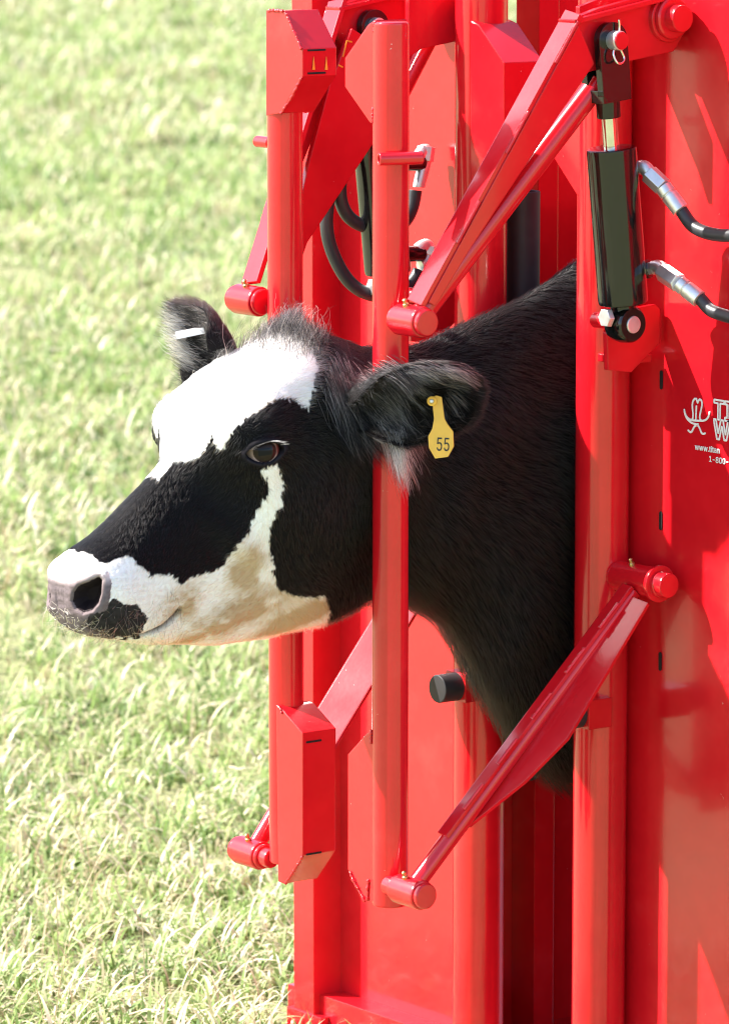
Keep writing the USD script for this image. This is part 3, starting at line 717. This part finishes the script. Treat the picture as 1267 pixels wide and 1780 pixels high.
# ---- ears: cupped leaves, part of the same body mesh
def ear(base, tip, opening, wprof, cup, n=60, m=44, thick=.0035, sag=0.0, mid=None):
    ax = tip - base; L = np.linalg.norm(ax); a = ax / L
    o = unit(opening - a * (opening @ a)); e = np.cross(a, o); e = e if e[2] > 0 else -e       # e: up across the leaf
    t = np.linspace(0, 1, n); w = PchipInterpolator(wprof[0], wprof[1])(t); cp = PchipInterpolator(wprof[0], cup)(t)
    al = np.linspace(-1, 1, m)
    bend = PchipInterpolator([0, .5, 1], [0, .012, .0])(t)
    c = base + t[:, None] * ax + bend[:, None] * e + (-sag * np.sin(t * np.pi))[:, None] * o
    if mid is not None: c = c + (4 * t * (1 - t))[:, None] * (mid - (base + tip) / 2)
    th = al[None, :] * cp[:, None]                       # half angle of the cup
    R = (w / 2) / np.maximum(np.sin(np.minimum(cp, np.pi / 2)), .2)
    inner = c[:, None] + (R[:, None] * np.sin(th))[..., None] * e + (R[:, None] * (1 - np.cos(th)))[..., None] * o
    # outer skin, a little behind
    cen = c[:, None] + (R[:, None, None]) * o
    outd = inner - cen; outd /= np.linalg.norm(outd, axis=-1, keepdims=True) + 1e-9
    tk = thick * (1 - .6 * np.abs(al)[None, :] ** 3) * (1.6 - t[:, None])
    outer = inner + outd * tk[..., None]
    v = np.concatenate([inner, outer[:, ::-1]], 1)
    k = v.shape[1]; f = []
    i, j = np.meshgrid(np.arange(n - 1), np.arange(k), indexing='ij'); j2 = (j + 1) % k
    q = np.stack([i * k + j, i * k + j2, (i + 1) * k + j2, (i + 1) * k + j], -1).reshape(-1, 4)
    f = np.vstack([q[:, [0, 1, 2]], q[:, [0, 2, 3]]])
    tm = trimesh.Trimesh(v.reshape(-1, 3), f, process=False)
    return inner, outer, tm, (a, o, e)
NE_BASE, NE_TIP = PY(622, 700, .088), PY(830, 674, .230)
ne_in, ne_out, ne_tm, NEF = ear(NE_BASE, NE_TIP, V(.74, .42, -.40), ([0, .15, .33, .5, .68, .85, .95, 1], [.044, .054, .078, .100, .104, .092, .062, .012]), [2.3, 2.2, 1.8, 1.45, 1.15, .95, .8, .5], mid=(NE_BASE + NE_TIP) / 2 + V(.022, .012, -.004))
FE_BASE, FE_TIP = PY(404, 640, -.080), PY(300, 533, -.182)
fe_in, fe_out, fe_tm, FEF = ear(FE_BASE, FE_TIP, V(.80, .30, -.25), ([0, .15, .35, .6, .8, .93, 1], [.090, .108, .106, .072, .040, .016, .002]), [1.9, 1.6, 1.2, 1.0, .9, .8, .5])
def fix(tm): return tm.faces[:, ::-1] if tm.volume < 0 else tm.faces
off = len(bv)
allv = np.vstack([bv, ne_tm.vertices, fe_tm.vertices])
allf = np.vstack([bf, fix(ne_tm) + off, fix(fe_tm) + off + len(ne_tm.vertices)])
earc = lambda tm: np.tile(V(.008, .007, .007), (len(tm.vertices), 1))
allc = np.vstack([bc, earc(ne_tm), earc(fe_tm)])
cow = thing('cow', 'black and white cow with its head held out between the neck bars', 'cow')
COAT = look('cow_hide', {
    'at': ('attribute', {'attribute': 'coat'}), 'geo': ('geometry', {}),
    'n': ('noise_texture', {'scale': 260, 'detail': 4}), 'b': ('bump', {'strength': 0.35, 'distance': 0.002}),
    'p': ('principled_bsdf', {'roughness': 0.6, 'specular_ior_level': 0.04})},
    [('at.color', 'p.base_color'), ('geo.position', 'n.vector'), ('n.fac', 'b.height'), ('b.normal', 'p.normal')])
body = usdkit.mesh(stage, '/World/cow/body', (allv, allf), COAT, smooth=True)
pv = UsdGeom.PrimvarsAPI(body).CreatePrimvar('coat', Sdf.ValueTypeNames.Color3fArray, 'vertex'); pv.Set(Vt.Vec3fArray.FromNumpy(allc.astype(np.float32)))

# ---- eyes
def eyeball(C, N, U, Vv, name):
    r = .0225; c = C + N * (-.0212)
    m = trimesh.creation.icosphere(5, r); v = np.asarray(m.vertices)
    x, y, z = v[:, 0] / r, v[:, 1] / r, v[:, 2] / r        # z = outward
    # the iris: a wide dark disc with a horizontal pupil, turned slightly backwards
    tx, ty = x + .06, y - .05
    rr = np.hypot(tx / .60, ty / .56)
    colr = np.tile(V(.36, .25, .21), (len(v), 1))
    colr = np.where((rr < 1.12)[:, None], V(.03, .018, .015), colr)
    colr = np.where((rr < 1.0)[:, None], V(.014, .008, .006), colr)
    colr = np.where(((np.abs(tx) < .40) & (np.abs(ty) < .2))[:, None], V(.003, .003, .005), colr)
    redc = smoothstep((-x - .62) / .2)[:, None]
    colr = colr * (1 - redc) + V(.14, .025, .02) * redc
    vv = c + v[:, :1] * U + v[:, 1:2] * Vv + v[:, 2:3] * N
    f = m.faces if np.dot(np.cross(U, Vv), N) > 0 else m.faces[:, ::-1]
    e = usdkit.mesh(stage, numbered('/World/cow/' + name), (vv, f), EYEM, smooth=True)
    UsdGeom.PrimvarsAPI(e).CreatePrimvar('coat', Sdf.ValueTypeNames.Color3fArray, 'vertex').Set(Vt.Vec3fArray.FromNumpy(colr.astype(np.float32)))
EYEM = look('eye', {'at': ('attribute', {'attribute': 'coat'}), 'p': ('principled_bsdf', {'roughness': 0.03, 'ior': 1.4, 'specular_ior_level': .28})}, [('at.color', 'p.base_color')])
eyeball(EC, EN, EU, EV, 'eye')
fl = V(1, -1, 1)
eyeball(EC * fl, EN * fl, EU * fl, EV * fl, 'eye')
# ---- fur
def fur_mat(name, col, rough=.32, ior=1.5):
    return look(name, {'p': ('principled_hair_bsdf', {'model': 'Chiang', 'parametrization': 'Direct coloring', 'color': col, 'roughness': rough, 'radial_roughness': .4, 'ior': ior})}, [], surface='p.BSDF')
FUR = {'black_fur': fur_mat('black_fur', (.004, .0036, .0038), .3, 1.38), 'brown_black_fur': fur_mat('brown_black_fur', (.012, .008, .006), .3, 1.38),
       'white_fur': fur_mat('white_fur', (.80, .78, .75)), 'cream_fur': fur_mat('cream_fur', (.62, .50, .36)), 'stained_fur': fur_mat('stained_fur', (.34, .23, .11)), 'grey_fur': fur_mat('grey_fur', (.40, .36, .33))}
def curves(name, pts, mat, width, root='/World/cow'):
    """pts (n, k, 3)"""
    n, k = pts.shape[:2]
    if n == 0: return
    c = UsdGeom.BasisCurves.Define(stage, numbered(f'{root}/{name}'))
    c.CreateTypeAttr('linear'); c.CreateWrapAttr('nonperiodic')
    c.CreateCurveVertexCountsAttr(Vt.IntArray.FromNumpy(np.full(n, k, np.int32)))
    c.CreatePointsAttr(Vt.Vec3fArray.FromNumpy(pts.reshape(-1, 3).astype(np.float32)))
    w = np.tile(width * np.linspace(1, .25, k), n) if np.ndim(width) == 0 else (width[:, None] * np.linspace(1, .25, k)).ravel()
    c.CreateWidthsAttr(Vt.FloatArray.FromNumpy(w.astype(np.float32))); c.SetWidthsInterpolation('vertex')
    UsdShade.MaterialBindingAPI.Apply(c.GetPrim()).Bind(mat); return c
K = 5
def strands(root, flow, nrm_, length, lift, curl, g, wave=None):
    """bent hairs from root: start lifted by 'lift', end lying along the flow"""
    n = len(root); t = np.linspace(0, 1, K)
    jit = g.normal(size=(n, 3)) * curl[:, None]
    f = flow + jit; f -= nrm_ * (f * nrm_).sum(1, keepdims=True) * .9; f /= np.linalg.norm(f, axis=1, keepdims=True) + 1e-9
    out = np.zeros((n, K, 3))
    for i, u in enumerate(t):
        out[:, i] = root + f * (length * u)[:, None] + nrm_ * (length * lift * (u - .45 * u * u))[:, None]
    return out
def clumped(P, g, scale, amt):
    """pull tips towards clump centres so that fur shows locks"""
    tip = P[:, -1]; cell = np.floor(P[:, 0] / scale).astype(int)
    key = cell[:, 0] * 73856093 ^ cell[:, 1] * 19349663 ^ cell[:, 2] * 83492791
    order = np.argsort(key); ks = key[order]; b = np.r_[0, np.nonzero(np.diff(ks))[0] + 1, len(ks)]
    cen = np.zeros_like(tip)
    for i in range(len(b) - 1):
        o = order[b[i]:b[i + 1]]; cen[o] = tip[o].mean(0)
    w = (np.linspace(0, 1, P.shape[1]) ** 1.5)[None, :, None] * amt
    return P + w * (cen - tip)[:, None]
ds = np.gradient(G, axis=0); ds /= np.linalg.norm(ds, axis=-1, keepdims=True) + 1e-9
tri_q = np.stack(np.meshgrid(np.arange(Ns - 1), np.arange(NPH), indexing='ij'), -1).reshape(-1, 2)
A = np.linalg.norm(np.cross(G[1:, :-1] - G[:-1, :-1], G[:-1, 1:] - G[:-1, :-1]), axis=-1)
def sample_body(n, g, weight, side):
    w = (A * weight[:-1, :-1]).ravel(); w = w / w.sum()
    pick = g.choice(len(w), n, p=w); i, j = tri_q[pick].T; a, b = g.random(n), g.random(n)
    def lerp(X): return (X[i, j].T * (1 - a) * (1 - b) + X[i + 1, j].T * a * (1 - b) + X[i, j + 1].T * (1 - a) * b + X[i + 1, j + 1].T * a * b).T
    P, N, D = lerp(G), lerp(nrm), lerp(ds); S, Ph, C, sk = lerp(SG), lerp(PG), lerp(col), lerp(skin)
    N /= np.linalg.norm(N, axis=1, keepdims=True)
    m = V(1, side, 1)
    return P * m, N * m, D * m, S, Ph, C, sk, P
def classify(C, g):
    lum = C.mean(1); n = g.random(len(C))
    k = np.where(lum < .09, np.where(n < .22, 1, 0), np.where(lum > .62, np.where(n < .15, 3, 2), np.where(lum > .40, np.where(n < .5, 3, 4), 4)))
    return k
NAMES = ['black_fur', 'brown_black_fur', 'white_fur', 'cream_fur', 'stained_fur', 'grey_fur']
bins = [[] for _ in NAMES]
def put(P, k, w):
    for c in range(len(NAMES)):
        if (k == c).any(): bins[c].append((P[k == c], np.broadcast_to(w, (len(P),))[k == c]))
dens = np.where(SG > 18.2, .05, np.where(SG > 13, .55, 1.0)) * (1 + 1.6 * np.exp(-((SG - 3) / 2.5) ** 2))
back = smoothstep((SG - 13) / 2)
for side, n in ((1, 85000), (-1, 30000)):
    g = np.random.default_rng(21 + side)
    P, N, D, S, Ph, C, sk, P0 = sample_body(n, g, dens, side)
    keep = sk < .35; P, N, D, S, Ph, C, P0 = (x[keep] for x in (P, N, D, S, Ph, C, P0)); n = len(P)
    topness = smoothstep((Ph - 1.9) / .8); dn = V(0, 0, -1)
    face = smoothstep((8.6 - S) / 1.2)
    fwd = -D * .8 + dn * .25; upw = D * .9 + dn * .15 * (1 - topness)[:, None]; neck = D * .8 + dn * .55
    f = fwd * face[:, None] + upw * (1 - face)[:, None]
    nk = smoothstep((S - 10.8) / 1.2)[:, None]
    f = f * (1 - nk) + neck * nk
    # cheeks sweep back and down
    ck = (smoothstep((S - 6.2) / 1.5) * (1 - smoothstep((S - 11) / 1)) * (1 - topness))[:, None]
    f = f * (1 - ck) + (D * .5 + dn * .8) * ck
    sw = np.stack([meshkit.noise(P0 * 9, 31 + q) - .5 for q in range(3)], -1) * .9
    f = f + sw
    L = np.interp(S, [0, 3, 5, 8, 9.5, 10.5, 12, 14, 17, 20], [.003, .0045, .006, .009, .011, .018, .019, .017, .020, .024]) * (.65 + .7 * g.random(n))
    low = np.exp(-((Ph - .1) / .35) ** 2) * smoothstep((S - 10) / 3); L *= 1 + 1.1 * low
    # longer locks hanging behind the poll
    lk = np.exp(-((S - 11.1) / .9) ** 2) * smoothstep((Ph - 1.5) / .5) * (1 - smoothstep((Ph - 2.9) / .3)); L *= 1 + 1.1 * lk
    f = f * (1 - lk[:, None]) + (dn * 1.0 + D * .25 + sw * .6) * lk[:, None]
    lift = np.interp(S, [0, 5, 9, 11, 20], [.5, .4, .42, .5, .42])
    X = strands(P - N * .0004, f, N, L, lift, np.interp(S, [0, 8, 12, 20], [.18, .22, .2, .3]), g)
    X = clumped(X, g, .009, .35)
    put(X, classify(C, g), np.where(S > 12, .00042, .00034))
# whiskers and stubble of the muzzle and chin
g = np.random.default_rng(4)
wgt = np.where((SG > 1) & (SG < 5) & (PG < 1.5), 1.0, 0)
for side in (1, -1):
    P, N, D, S, Ph, C, sk, P0 = sample_body(260, g, wgt, side)
    X = strands(P, -D * .3 + V(0, 0, -.6) + g.normal(size=P.shape) * .3, N, .012 + .016 * g.random(len(P)), np.full(len(P), .9), np.full(len(P), .3), g)
    put(X, np.where(g.random(len(P)) < .6, 3, 0), np.full(len(P), .00028))
# poll tuft
g = np.random.default_rng(8)
wgt = (np.exp(-((SG - 10.75) / .26) ** 2) + .22 * np.exp(-((SG - 10.4) / .6) ** 2)) * smoothstep((PG - 2.55) / .3)
for side, n in ((1, 1300), (-1, 1100)):
    P, N, D, S, Ph, C, sk, P0 = sample_body(n, g, wgt, side)
    cen = PY(528, 520, 0.0)
    f = (cen - P) * 9 + g.normal(size=P.shape) * .35
    L = (.012 + .050 * g.random(n) ** 1.6) * np.where(np.abs(P[:, 1]) < .022, 1.15, .75)
    X = strands(P, f, N, L * .85, np.full(n, 1.25), np.full(n, .35), g)
    X = clumped(X, g, .014, .65)
    X[:, 3:] += g.normal(size=(n, 1, 3)) * .003
    k = np.where(g.random(n) < .14, 5, np.where(g.random(n) < .07, 3, np.where(g.random(n) < .3, 1, 0)))
    put(X, k, np.full(n, .00045))
# wet bits of chaff on the lip
wgt = np.where(lmask | (pmask & (PG < 1.2)), 1.0, 0.0)
for side in (1, -1):
    P, N, D, S, Ph, C, sk, P0 = sample_body(150, g, wgt, side)
    X = strands(P + N * .0008, g.normal(size=P.shape), N, .003 + .007 * g.random(len(P)), np.full(len(P), .15), np.full(len(P), .5), g)
    put(X, np.where(g.random(len(P)) < .6, 3, np.where(g.random(len(P)) < .5, 4, 2)), np.full(len(P), .0008))
# brow lashes
g = np.random.default_rng(9)
for side in (1, -1):
    m = V(1, side, 1)
    for (x0, x1, n, L0, kk_) in ((-.022, -.006, 26, .013, 2), (-.02, .02, 60, .010, 0)):
        xs = x0 + (x1 - x0) * g.random(n); yu = almond(xs)[0]
        R = EC + xs[:, None] * EU + (yu + .0022)[:, None] * EV + EN * .0035
        F = EN * .8 - EU * .75 - EV * .35 + g.normal(size=(n, 3)) * .12
        X = strands(R * m, F * m, np.tile(EV * m, (n, 1)), L0 * (.7 + .6 * g.random(n)), np.full(n, .25), np.full(n, .05), g)
        put(X, np.full(n, kk_), np.full(n, .0005))
# ears
def ear_fur(inner, outer, frame, n_out, n_in, g, side):
    a, o, e = frame; T, M_ = inner.shape[:2]
    dn = V(0, 0, -1)
    i, j = g.integers(0, T - 1, n_out), g.integers(0, M_ - 1, n_out)
    P = outer[i, j] + (outer[i + 1, j + 1] - outer[i, j]) * g.random(n_out)[:, None]; N = outer[i, j] - inner[i, j]; N /= np.linalg.norm(N, axis=1, keepdims=True) + 1e-9
    X = strands(P, a + dn * .2 + g.normal(size=P.shape) * .25, N, .010 + .010 * g.random(n_out), np.full(n_out, .7), np.full(n_out, .4), g)
    X = clumped(X, g, .010, .45)
    put(X, np.where(g.random(n_out) < .2, 1, 0), np.full(n_out, .0004))
    # lining
    i, j = (g.random(n_in) ** 1.0 * (T - 2)).astype(int), g.integers(1, M_ - 1, n_in)
    P = inner[i, j]; N = inner[i, j] - outer[i, j]; N /= np.linalg.norm(N, axis=1, keepdims=True) + 1e-9
    X = strands(P, a * .8 + dn * .3 + g.normal(size=P.shape) * .3, N, .010 + .012 * g.random(n_in), np.full(n_in, .6), np.full(n_in, .25), g)
    put(X, np.where(g.random(n_in) < .04, 5, np.where(g.random(n_in) < .4, 1, 0)), np.full(n_in, .0004))
g = np.random.default_rng(12)
ear_fur(ne_in, ne_out, NEF, 24000, 8000, g, 1)
ear_fur(fe_in, fe_out, FEF, 5000, 4000, g, -1)
def locks(roots, dirs, length, n, g, spread, kinds, width=.00045, bend=V(0, 0, -1), bendamt=.35, wob=.003):
    """n hairs about each root"""
    for R, Dv, Ln in zip(roots, dirs, length):
        r = R + g.normal(size=(n, 3)) * spread
        d = unit(Dv) + g.normal(size=(n, 3)) * .16; d /= np.linalg.norm(d, axis=1, keepdims=True)
        l = Ln * (.55 + .6 * g.random(n)); t = np.linspace(0, 1, 7)
        X = r[:, None] + d[:, None] * (l[:, None] * t)[..., None] + bend * ((l[:, None] * t * t)[..., None] * bendamt) + (g.normal(size=(n, 1, 3)) * wob) * (t ** 2)[None, :, None]
        X = X[:, [0, 1, 3, 5, 6]]
        w = (np.linspace(0, 1, 5) ** 2)[None, :, None] * .35
        X = X + w * (X[:, -1].mean(0) - X[:, -1])[:, None]
        put(X, g.choice(kinds, n), np.full(n, width))
def ear_at(inner, px, py):
    d = np.hypot(*(np.moveaxis(proj(inner), -1, 0) - np.array([px, py])[:, None, None])); i, j = np.unravel_index(np.argmin(d), d.shape); return inner[i, j]
def pxdir(dx, dy, dy_=.15): return unit(right * dx - V(0, 0, 1) * dy + V(.6, .8, 0) * dy_)
a, o, e = NEF
# the long pale tuft hanging from the ear's lower root, and the grey brush along it
R = [ear_at(ne_in, x, y) + o * .008 for x, y in ((664, 735), (670, 742), (676, 748), (682, 752), (688, 752), (694, 750), (700, 746))]
locks(R, [pxdir(.42, 1, .3)] * 4 + [pxdir(.30, 1, .3)] * 3, [.040, .056, .066, .070, .060, .046, .034], 75, g, .0036, [5, 2, 3, 2, 5, 0], width=.0005, bendamt=.2)
locks(R[1:6:2], [pxdir(.55, 1, .3)] * 3, [.05, .06, .05], 30, g, .005, [5, 2, 0], width=.0005, bendamt=.2, wob=.008)
# long dark locks that sweep from the side of the poll over the root of the ear
def on_body(px, py): return G[hit(px, py)]
qq = [(588, 630), (600, 640), (575, 650), (612, 650), (592, 665), (606, 672), (620, 664), (580, 680), (600, 695), (616, 690), (626, 700), (612, 715), (630, 720), (600, 720), (622, 738), (636, 742)]
R = [on_body(*p_) + V(.01, .012, 0) for p_ in qq]
locks(R, [pxdir(.45, 1, .45) if p_[0] < 605 else pxdir(.9, .7, .45) for p_ in qq], [.050] * len(R), 150, g, .008, [0, 0, 1, 0, 0, 5], bendamt=.3, width=.00046)
R = [ear_at(ne_out, x, y) + V(0, .004, .006) for x, y in ((625, 668), (636, 662), (646, 656), (656, 650), (668, 642), (632, 690), (640, 684), (650, 672), (626, 705), (636, 715))]
locks(R, [pxdir(.9, .35, .5)] * len(R), [.044] * len(R), 150, g, .007, [0, 0, 1, 5, 0, 0], bendamt=.35)
R = [ear_at(ne_in, x, y) + o * .006 + V(0, 0, .003) for x, y in ((622, 712), (630, 700), (638, 690), (646, 681), (654, 672), (662, 665), (672, 657), (682, 650), (694, 643))]
locks(R, [pxdir(.95, .45, .35)] * len(R), [.036] * len(R), 130, g, .0055, [0, 1, 0, 5, 0, 0], bendamt=.3)
R = [ear_at(ne_in, x, y) + o * .005 for x, y in ((640, 690), (646, 705), (652, 722), (655, 680), (662, 700), (668, 720), (674, 738), (668, 668), (680, 690), (690, 715), (700, 740))]
locks(R, [pxdir(.9, .75, .4)] * len(R), [.040] * len(R), 120, g, .007, [0, 0, 5, 1, 5, 0], bendamt=.3)
R = [ear_at(ne_in, x, y) + o * .003 for x, y in ((668, 655), (682, 646), (698, 638), (715, 632), (735, 628), (755, 626), (775, 628), (795, 632))]
locks(R, [pxdir(.95, .12, .2)] * len(R), [.034] * len(R), 85, g, .005, [5, 0, 3, 0, 5, 0], bendamt=.25)
R = [ear_at(ne_in, x, y) + o * .003 for x, y in ((690, 665), (705, 660), (720, 668), (710, 690), (775, 668), (780, 680), (778, 690), (770, 700), (785, 664))]
locks(R, [pxdir(.9, .5, .3)] * 4 + [pxdir(1, -.1, .3), pxdir(.8, .35, .3), pxdir(.6, .8, .3), pxdir(.3, .9, .3), pxdir(1, .1, .3)], [.03, .03, .026, .03, .03, .028, .026, .024, .024], 30, g, .003, [5, 3, 0], bendamt=.2)
# pale lining of the far ear
a, o, e = FEF
R = [ear_at(fe_in, x, y) + o * .003 for x, y in ((312, 545), (310, 560), (312, 575), (316, 590), (320, 605), (326, 618), (332, 632), (322, 560), (326, 585), (334, 610), (345, 630))]
locks(R, [pxdir(-.75, -.35, .2)] * len(R), [.022] * len(R), 120, g, .007, [5, 2, 3, 5, 0], bendamt=.0)
for c, name in enumerate(NAMES):
    if bins[c]:
        curves(name, np.concatenate([b[0] for b in bins[c]]), FUR[name], np.concatenate([b[1] for b in bins[c]]))

# ---- ear tags
TAGY = simple('tag_plastic', (0.78, 0.44, 0.05), 0.35, var=.06, bevel=.0008)
INK = simple('black_ink', (.02, .02, .02), .5)
a, o, e = NEF
T0 = ear_at(ne_in, 757, 697) + unit(CAM - ear_at(ne_in, 757, 697)) * .024
tagx = thing('ear_tag', 'yellow plastic ear tag numbered 55 hanging from the near ear', 'ear tag', T0)
# the tag hangs in a plane facing mostly forward and to the left
tn = unit(V(.80, .60, .12)); tu = unit(np.cross([0, 0, 1.0], tn)); tv = np.cross(tn, tu)
def on_tag(px, py): return on_plane(px, py, T0, tn)
outl = [(752, 690), (759, 687), (768, 690), (770, 706), (773, 728), (778, 737), (788, 750), (789, 776), (779, 794), (757, 797), (746, 778), (745, 758), (752, 745), (755, 728), (753, 706)]
tq = np.array([on_tag(*p_) for p_ in outl])
part(tagx, 'tag_plate', plate(tq, tn * .0022), TAGY, smooth=30)
c = on_tag(752, 697) + tn * .0024
btn = part(tagx, 'button', lathe(c - tn * .012, c + tn * .02, [(0, .002), (.012, .002), (.0122, .0062), (.0142, .0062), (.0152, .005), (.0152, .003), (.0135, .0025), (.0135, 0)], 28), TAGY)
part(btn, 'stud', lathe(c, c + tn, [(.0012, .0026), (.0035, .0026), (.0042, .0018), (.0042, 0)], 16), ZINC)
dg = meshkit.text_mesh('55', .0165, .0004); v = np.asarray(dg.vertices); org = on_tag(758, 783) + tn * .0024
part(tagx, 'digits', trimesh.Trimesh(org + v[:, :1] * .64 * tu + v[:, 1:2] * tv + v[:, 2:3] * tn, dg.faces, process=False), INK, smooth=False)
T1 = ear_at(fe_in, 330, 577) + unit(CAM - ear_at(fe_in, 330, 577)) * .012
tag2 = thing('ear_tag', 'small white tag seen edge on in the far ear', 'ear tag', T1)
WPL = simple('white_plastic', (.72, .72, .76), .4, var=.05, bevel=.0008)
A0, A1 = on_plane(306, 583, T1, unit(CAM - T1)), on_plane(355, 573, T1, unit(CAM - T1))
part(tag2, 'tag_plate', bar(A0, A1, .0075, .02, V(0, 0, 1)), WPL)
part(tag2, 'stud', rod(A1 - V(.0, 0, 0), A1 + (A1 - A0) * .12, .0026, 16, .0006), ZINC)

# ---- grass
def leaf_mat(name, ramp, trans=.35):
    return look(name, {'geo': ('geometry', {}), 'oi': ('object_info', {}), 'ad': ('math', {'math_type': 'add'}), 'fr': ('math', {'math_type': 'fraction'}),
                       'cr': ('rgb_ramp', {'ramp': ramp}), 'd': ('principled_bsdf', {'roughness': .45, 'specular_ior_level': .45}), 't': ('translucent_bsdf', {}), 'm': ('mix_closure', {'fac': trans})},
                [('geo.random_per_island', 'ad.value1'), ('oi.random', 'ad.value2'), ('ad.value', 'fr.value1'), ('fr.value', 'cr.fac'), ('cr.color', 'd.base_color'), ('cr.color', 't.color'), ('d.BSDF', 'm.closure1'), ('t.BSDF', 'm.closure2')], surface='m.closure')
GRASS = leaf_mat('grass_blade', [(0, (.13, .21, .06)), (.35, (.25, .36, .11)), (.7, (.37, .47, .18)), (1, (.52, .56, .29))], .45)
STRAW = leaf_mat('dry_grass', [(0, (.38, .31, .18)), (.5, (.55, .48, .31)), (1, (.70, .64, .47))], .25)
def blades(n, g, rad, h0, h1, w0, w1, leanmax, flat=0.0):
    vs, fs, off = [], [], 0
    for _ in range(n):
        r = rad * math.sqrt(g.random()); th = g.random() * 2 * np.pi; b = V(r * math.cos(th), r * math.sin(th), -.004)
        h = h0 + (h1 - h0) * g.random() ** 1.3; w = w0 + (w1 - w0) * g.random()
        ph = g.random() * 2 * np.pi; d = V(math.cos(ph), math.sin(ph), 0); s = V(-d[1], d[0], 0)
        lean = leanmax * (.25 + .75 * g.random()); k = 6
        t = np.linspace(0, 1, k); ang = lean * t * (1 + flat)
        step = h / (k - 1); p = [b]
        for q in range(1, k):
            p.append(p[-1] + step * (d * math.sin(min(ang[q], 1.75)) + V(0, 0, math.cos(min(ang[q], 1.75)))))
        p = np.array(p); p[:, 2] = np.maximum(p[:, 2], -.004 + .002 * t)
        tw = (g.random() - .5) * 1.6
        wd = w * np.array([.75, 1, .95, .8, .5, .05])
        sd = np.array([s * math.cos(tw * x) + d * math.sin(tw * x) * .6 + V(0, 0, .5 * math.sin(tw * x)) for x in t])
        v = np.stack([p - sd * wd[:, None] / 2, p + sd * wd[:, None] / 2], 1).reshape(-1, 3)
        f = [[2 * i, 2 * i + 1, 2 * i + 3] for i in range(k - 1)] + [[2 * i, 2 * i + 3, 2 * i + 2] for i in range(k - 1)]
        vs.append(v); fs.append(np.array(f) + off); off += len(v)
    return np.vstack(vs), np.vstack(fs)
gr = UsdGeom.PointInstancer.Define(stage, '/World/grass')
tag(gr, 'bright sunlit pasture grass with dry straw mixed in', 'grass', kind='stuff')
protos = []
g = np.random.default_rng(77)
for k in range(9):
    x = UsdGeom.Xform.Define(stage, f'/World/grass/clump_{k + 1:03d}')
    usdkit.mesh(stage, f'/World/grass/clump_{k + 1:03d}/blades', blades(19, g, .065, .03, .080, .0032, .0072, 2.0), GRASS, smooth=True)
    usdkit.mesh(stage, f'/World/grass/clump_{k + 1:03d}/straw', blades(7 if k < 6 else 15, g, .08, .04, .11, .0025, .0065, 2.0, .5), STRAW, smooth=True)
    protos.append(x.GetPath())
x = UsdGeom.Xform.Define(stage, '/World/grass/stalk_001')
usdkit.mesh(stage, '/World/grass/stalk_001/straw', blades(2, g, .02, .22, .34, .0016, .0028, 1.1), STRAW, smooth=True); protos.append(x.GetPath())
gr.CreatePrototypesRel().SetTargets(protos)
dv = -np.array([cdir[0], cdir[1]]) / math.cos(ALPHA); sv = np.array([right[0], right[1]])
pos, idx, sc_, rot = [], [], [], []
for t0, t1, dens_, s0, s1 in ((-1.3, 1.5, 330, .8, 1.15), (1.5, 4, 240, .85, 1.25), (4, 9, 130, 1.0, 1.5), (9, 16, 80, 1.2, 1.8), (16, 30, 40, 1.5, 2.3)):
    wmax = lambda t: .0792 * (6 + t) * 1.08 + .28
    n = int((t1 - t0) * 2 * wmax((t0 + t1) / 2) * dens_)
    t = t0 + (t1 - t0) * g.random(n); s = (2 * g.random(n) - 1) * wmax(t)
    xy = t[:, None] * dv + s[:, None] * sv
    patch = meshkit.fbm(np.c_[xy * 1.6, np.zeros(n)], 3, 4)
    keep = ~((xy[:, 0] < .03) & (xy[:, 0] > -1.7) & (np.abs(xy[:, 1]) < .63)) & (g.random(n) < .45 + 1.1 * patch)
    xy, m = xy[keep], keep.sum()
    pos.append(np.c_[xy, ground_z(xy[:, 0], xy[:, 1])])
    dry = meshkit.fbm(np.c_[xy * .9, np.ones(m)], 2, 6) > .50
    k = np.where(dry & (g.random(m) < .62), g.integers(6, 9, m), g.integers(0, 6, m)); k = np.where(g.random(m) < .02, 9, k)
    idx.append(k); sc_.append(s0 + (s1 - s0) * g.random(m)); rot.append(g.random(m) * 2 * np.pi)
pos, idx, sc_, rot = np.vstack(pos), np.concatenate(idx), np.concatenate(sc_), np.concatenate(rot)
gr.CreatePositionsAttr(Vt.Vec3fArray.FromNumpy(pos.astype(np.float32))); gr.CreateProtoIndicesAttr(Vt.IntArray.FromNumpy(idx.astype(np.int32)))
gr.CreateScalesAttr(Vt.Vec3fArray.FromNumpy(np.repeat(sc_[:, None], 3, 1).astype(np.float32)))
gr.CreateOrientationsAttr(Vt.QuathArray([Gf.Quath(float(math.cos(r / 2)), 0, 0, float(math.sin(r / 2))) for r in rot]))
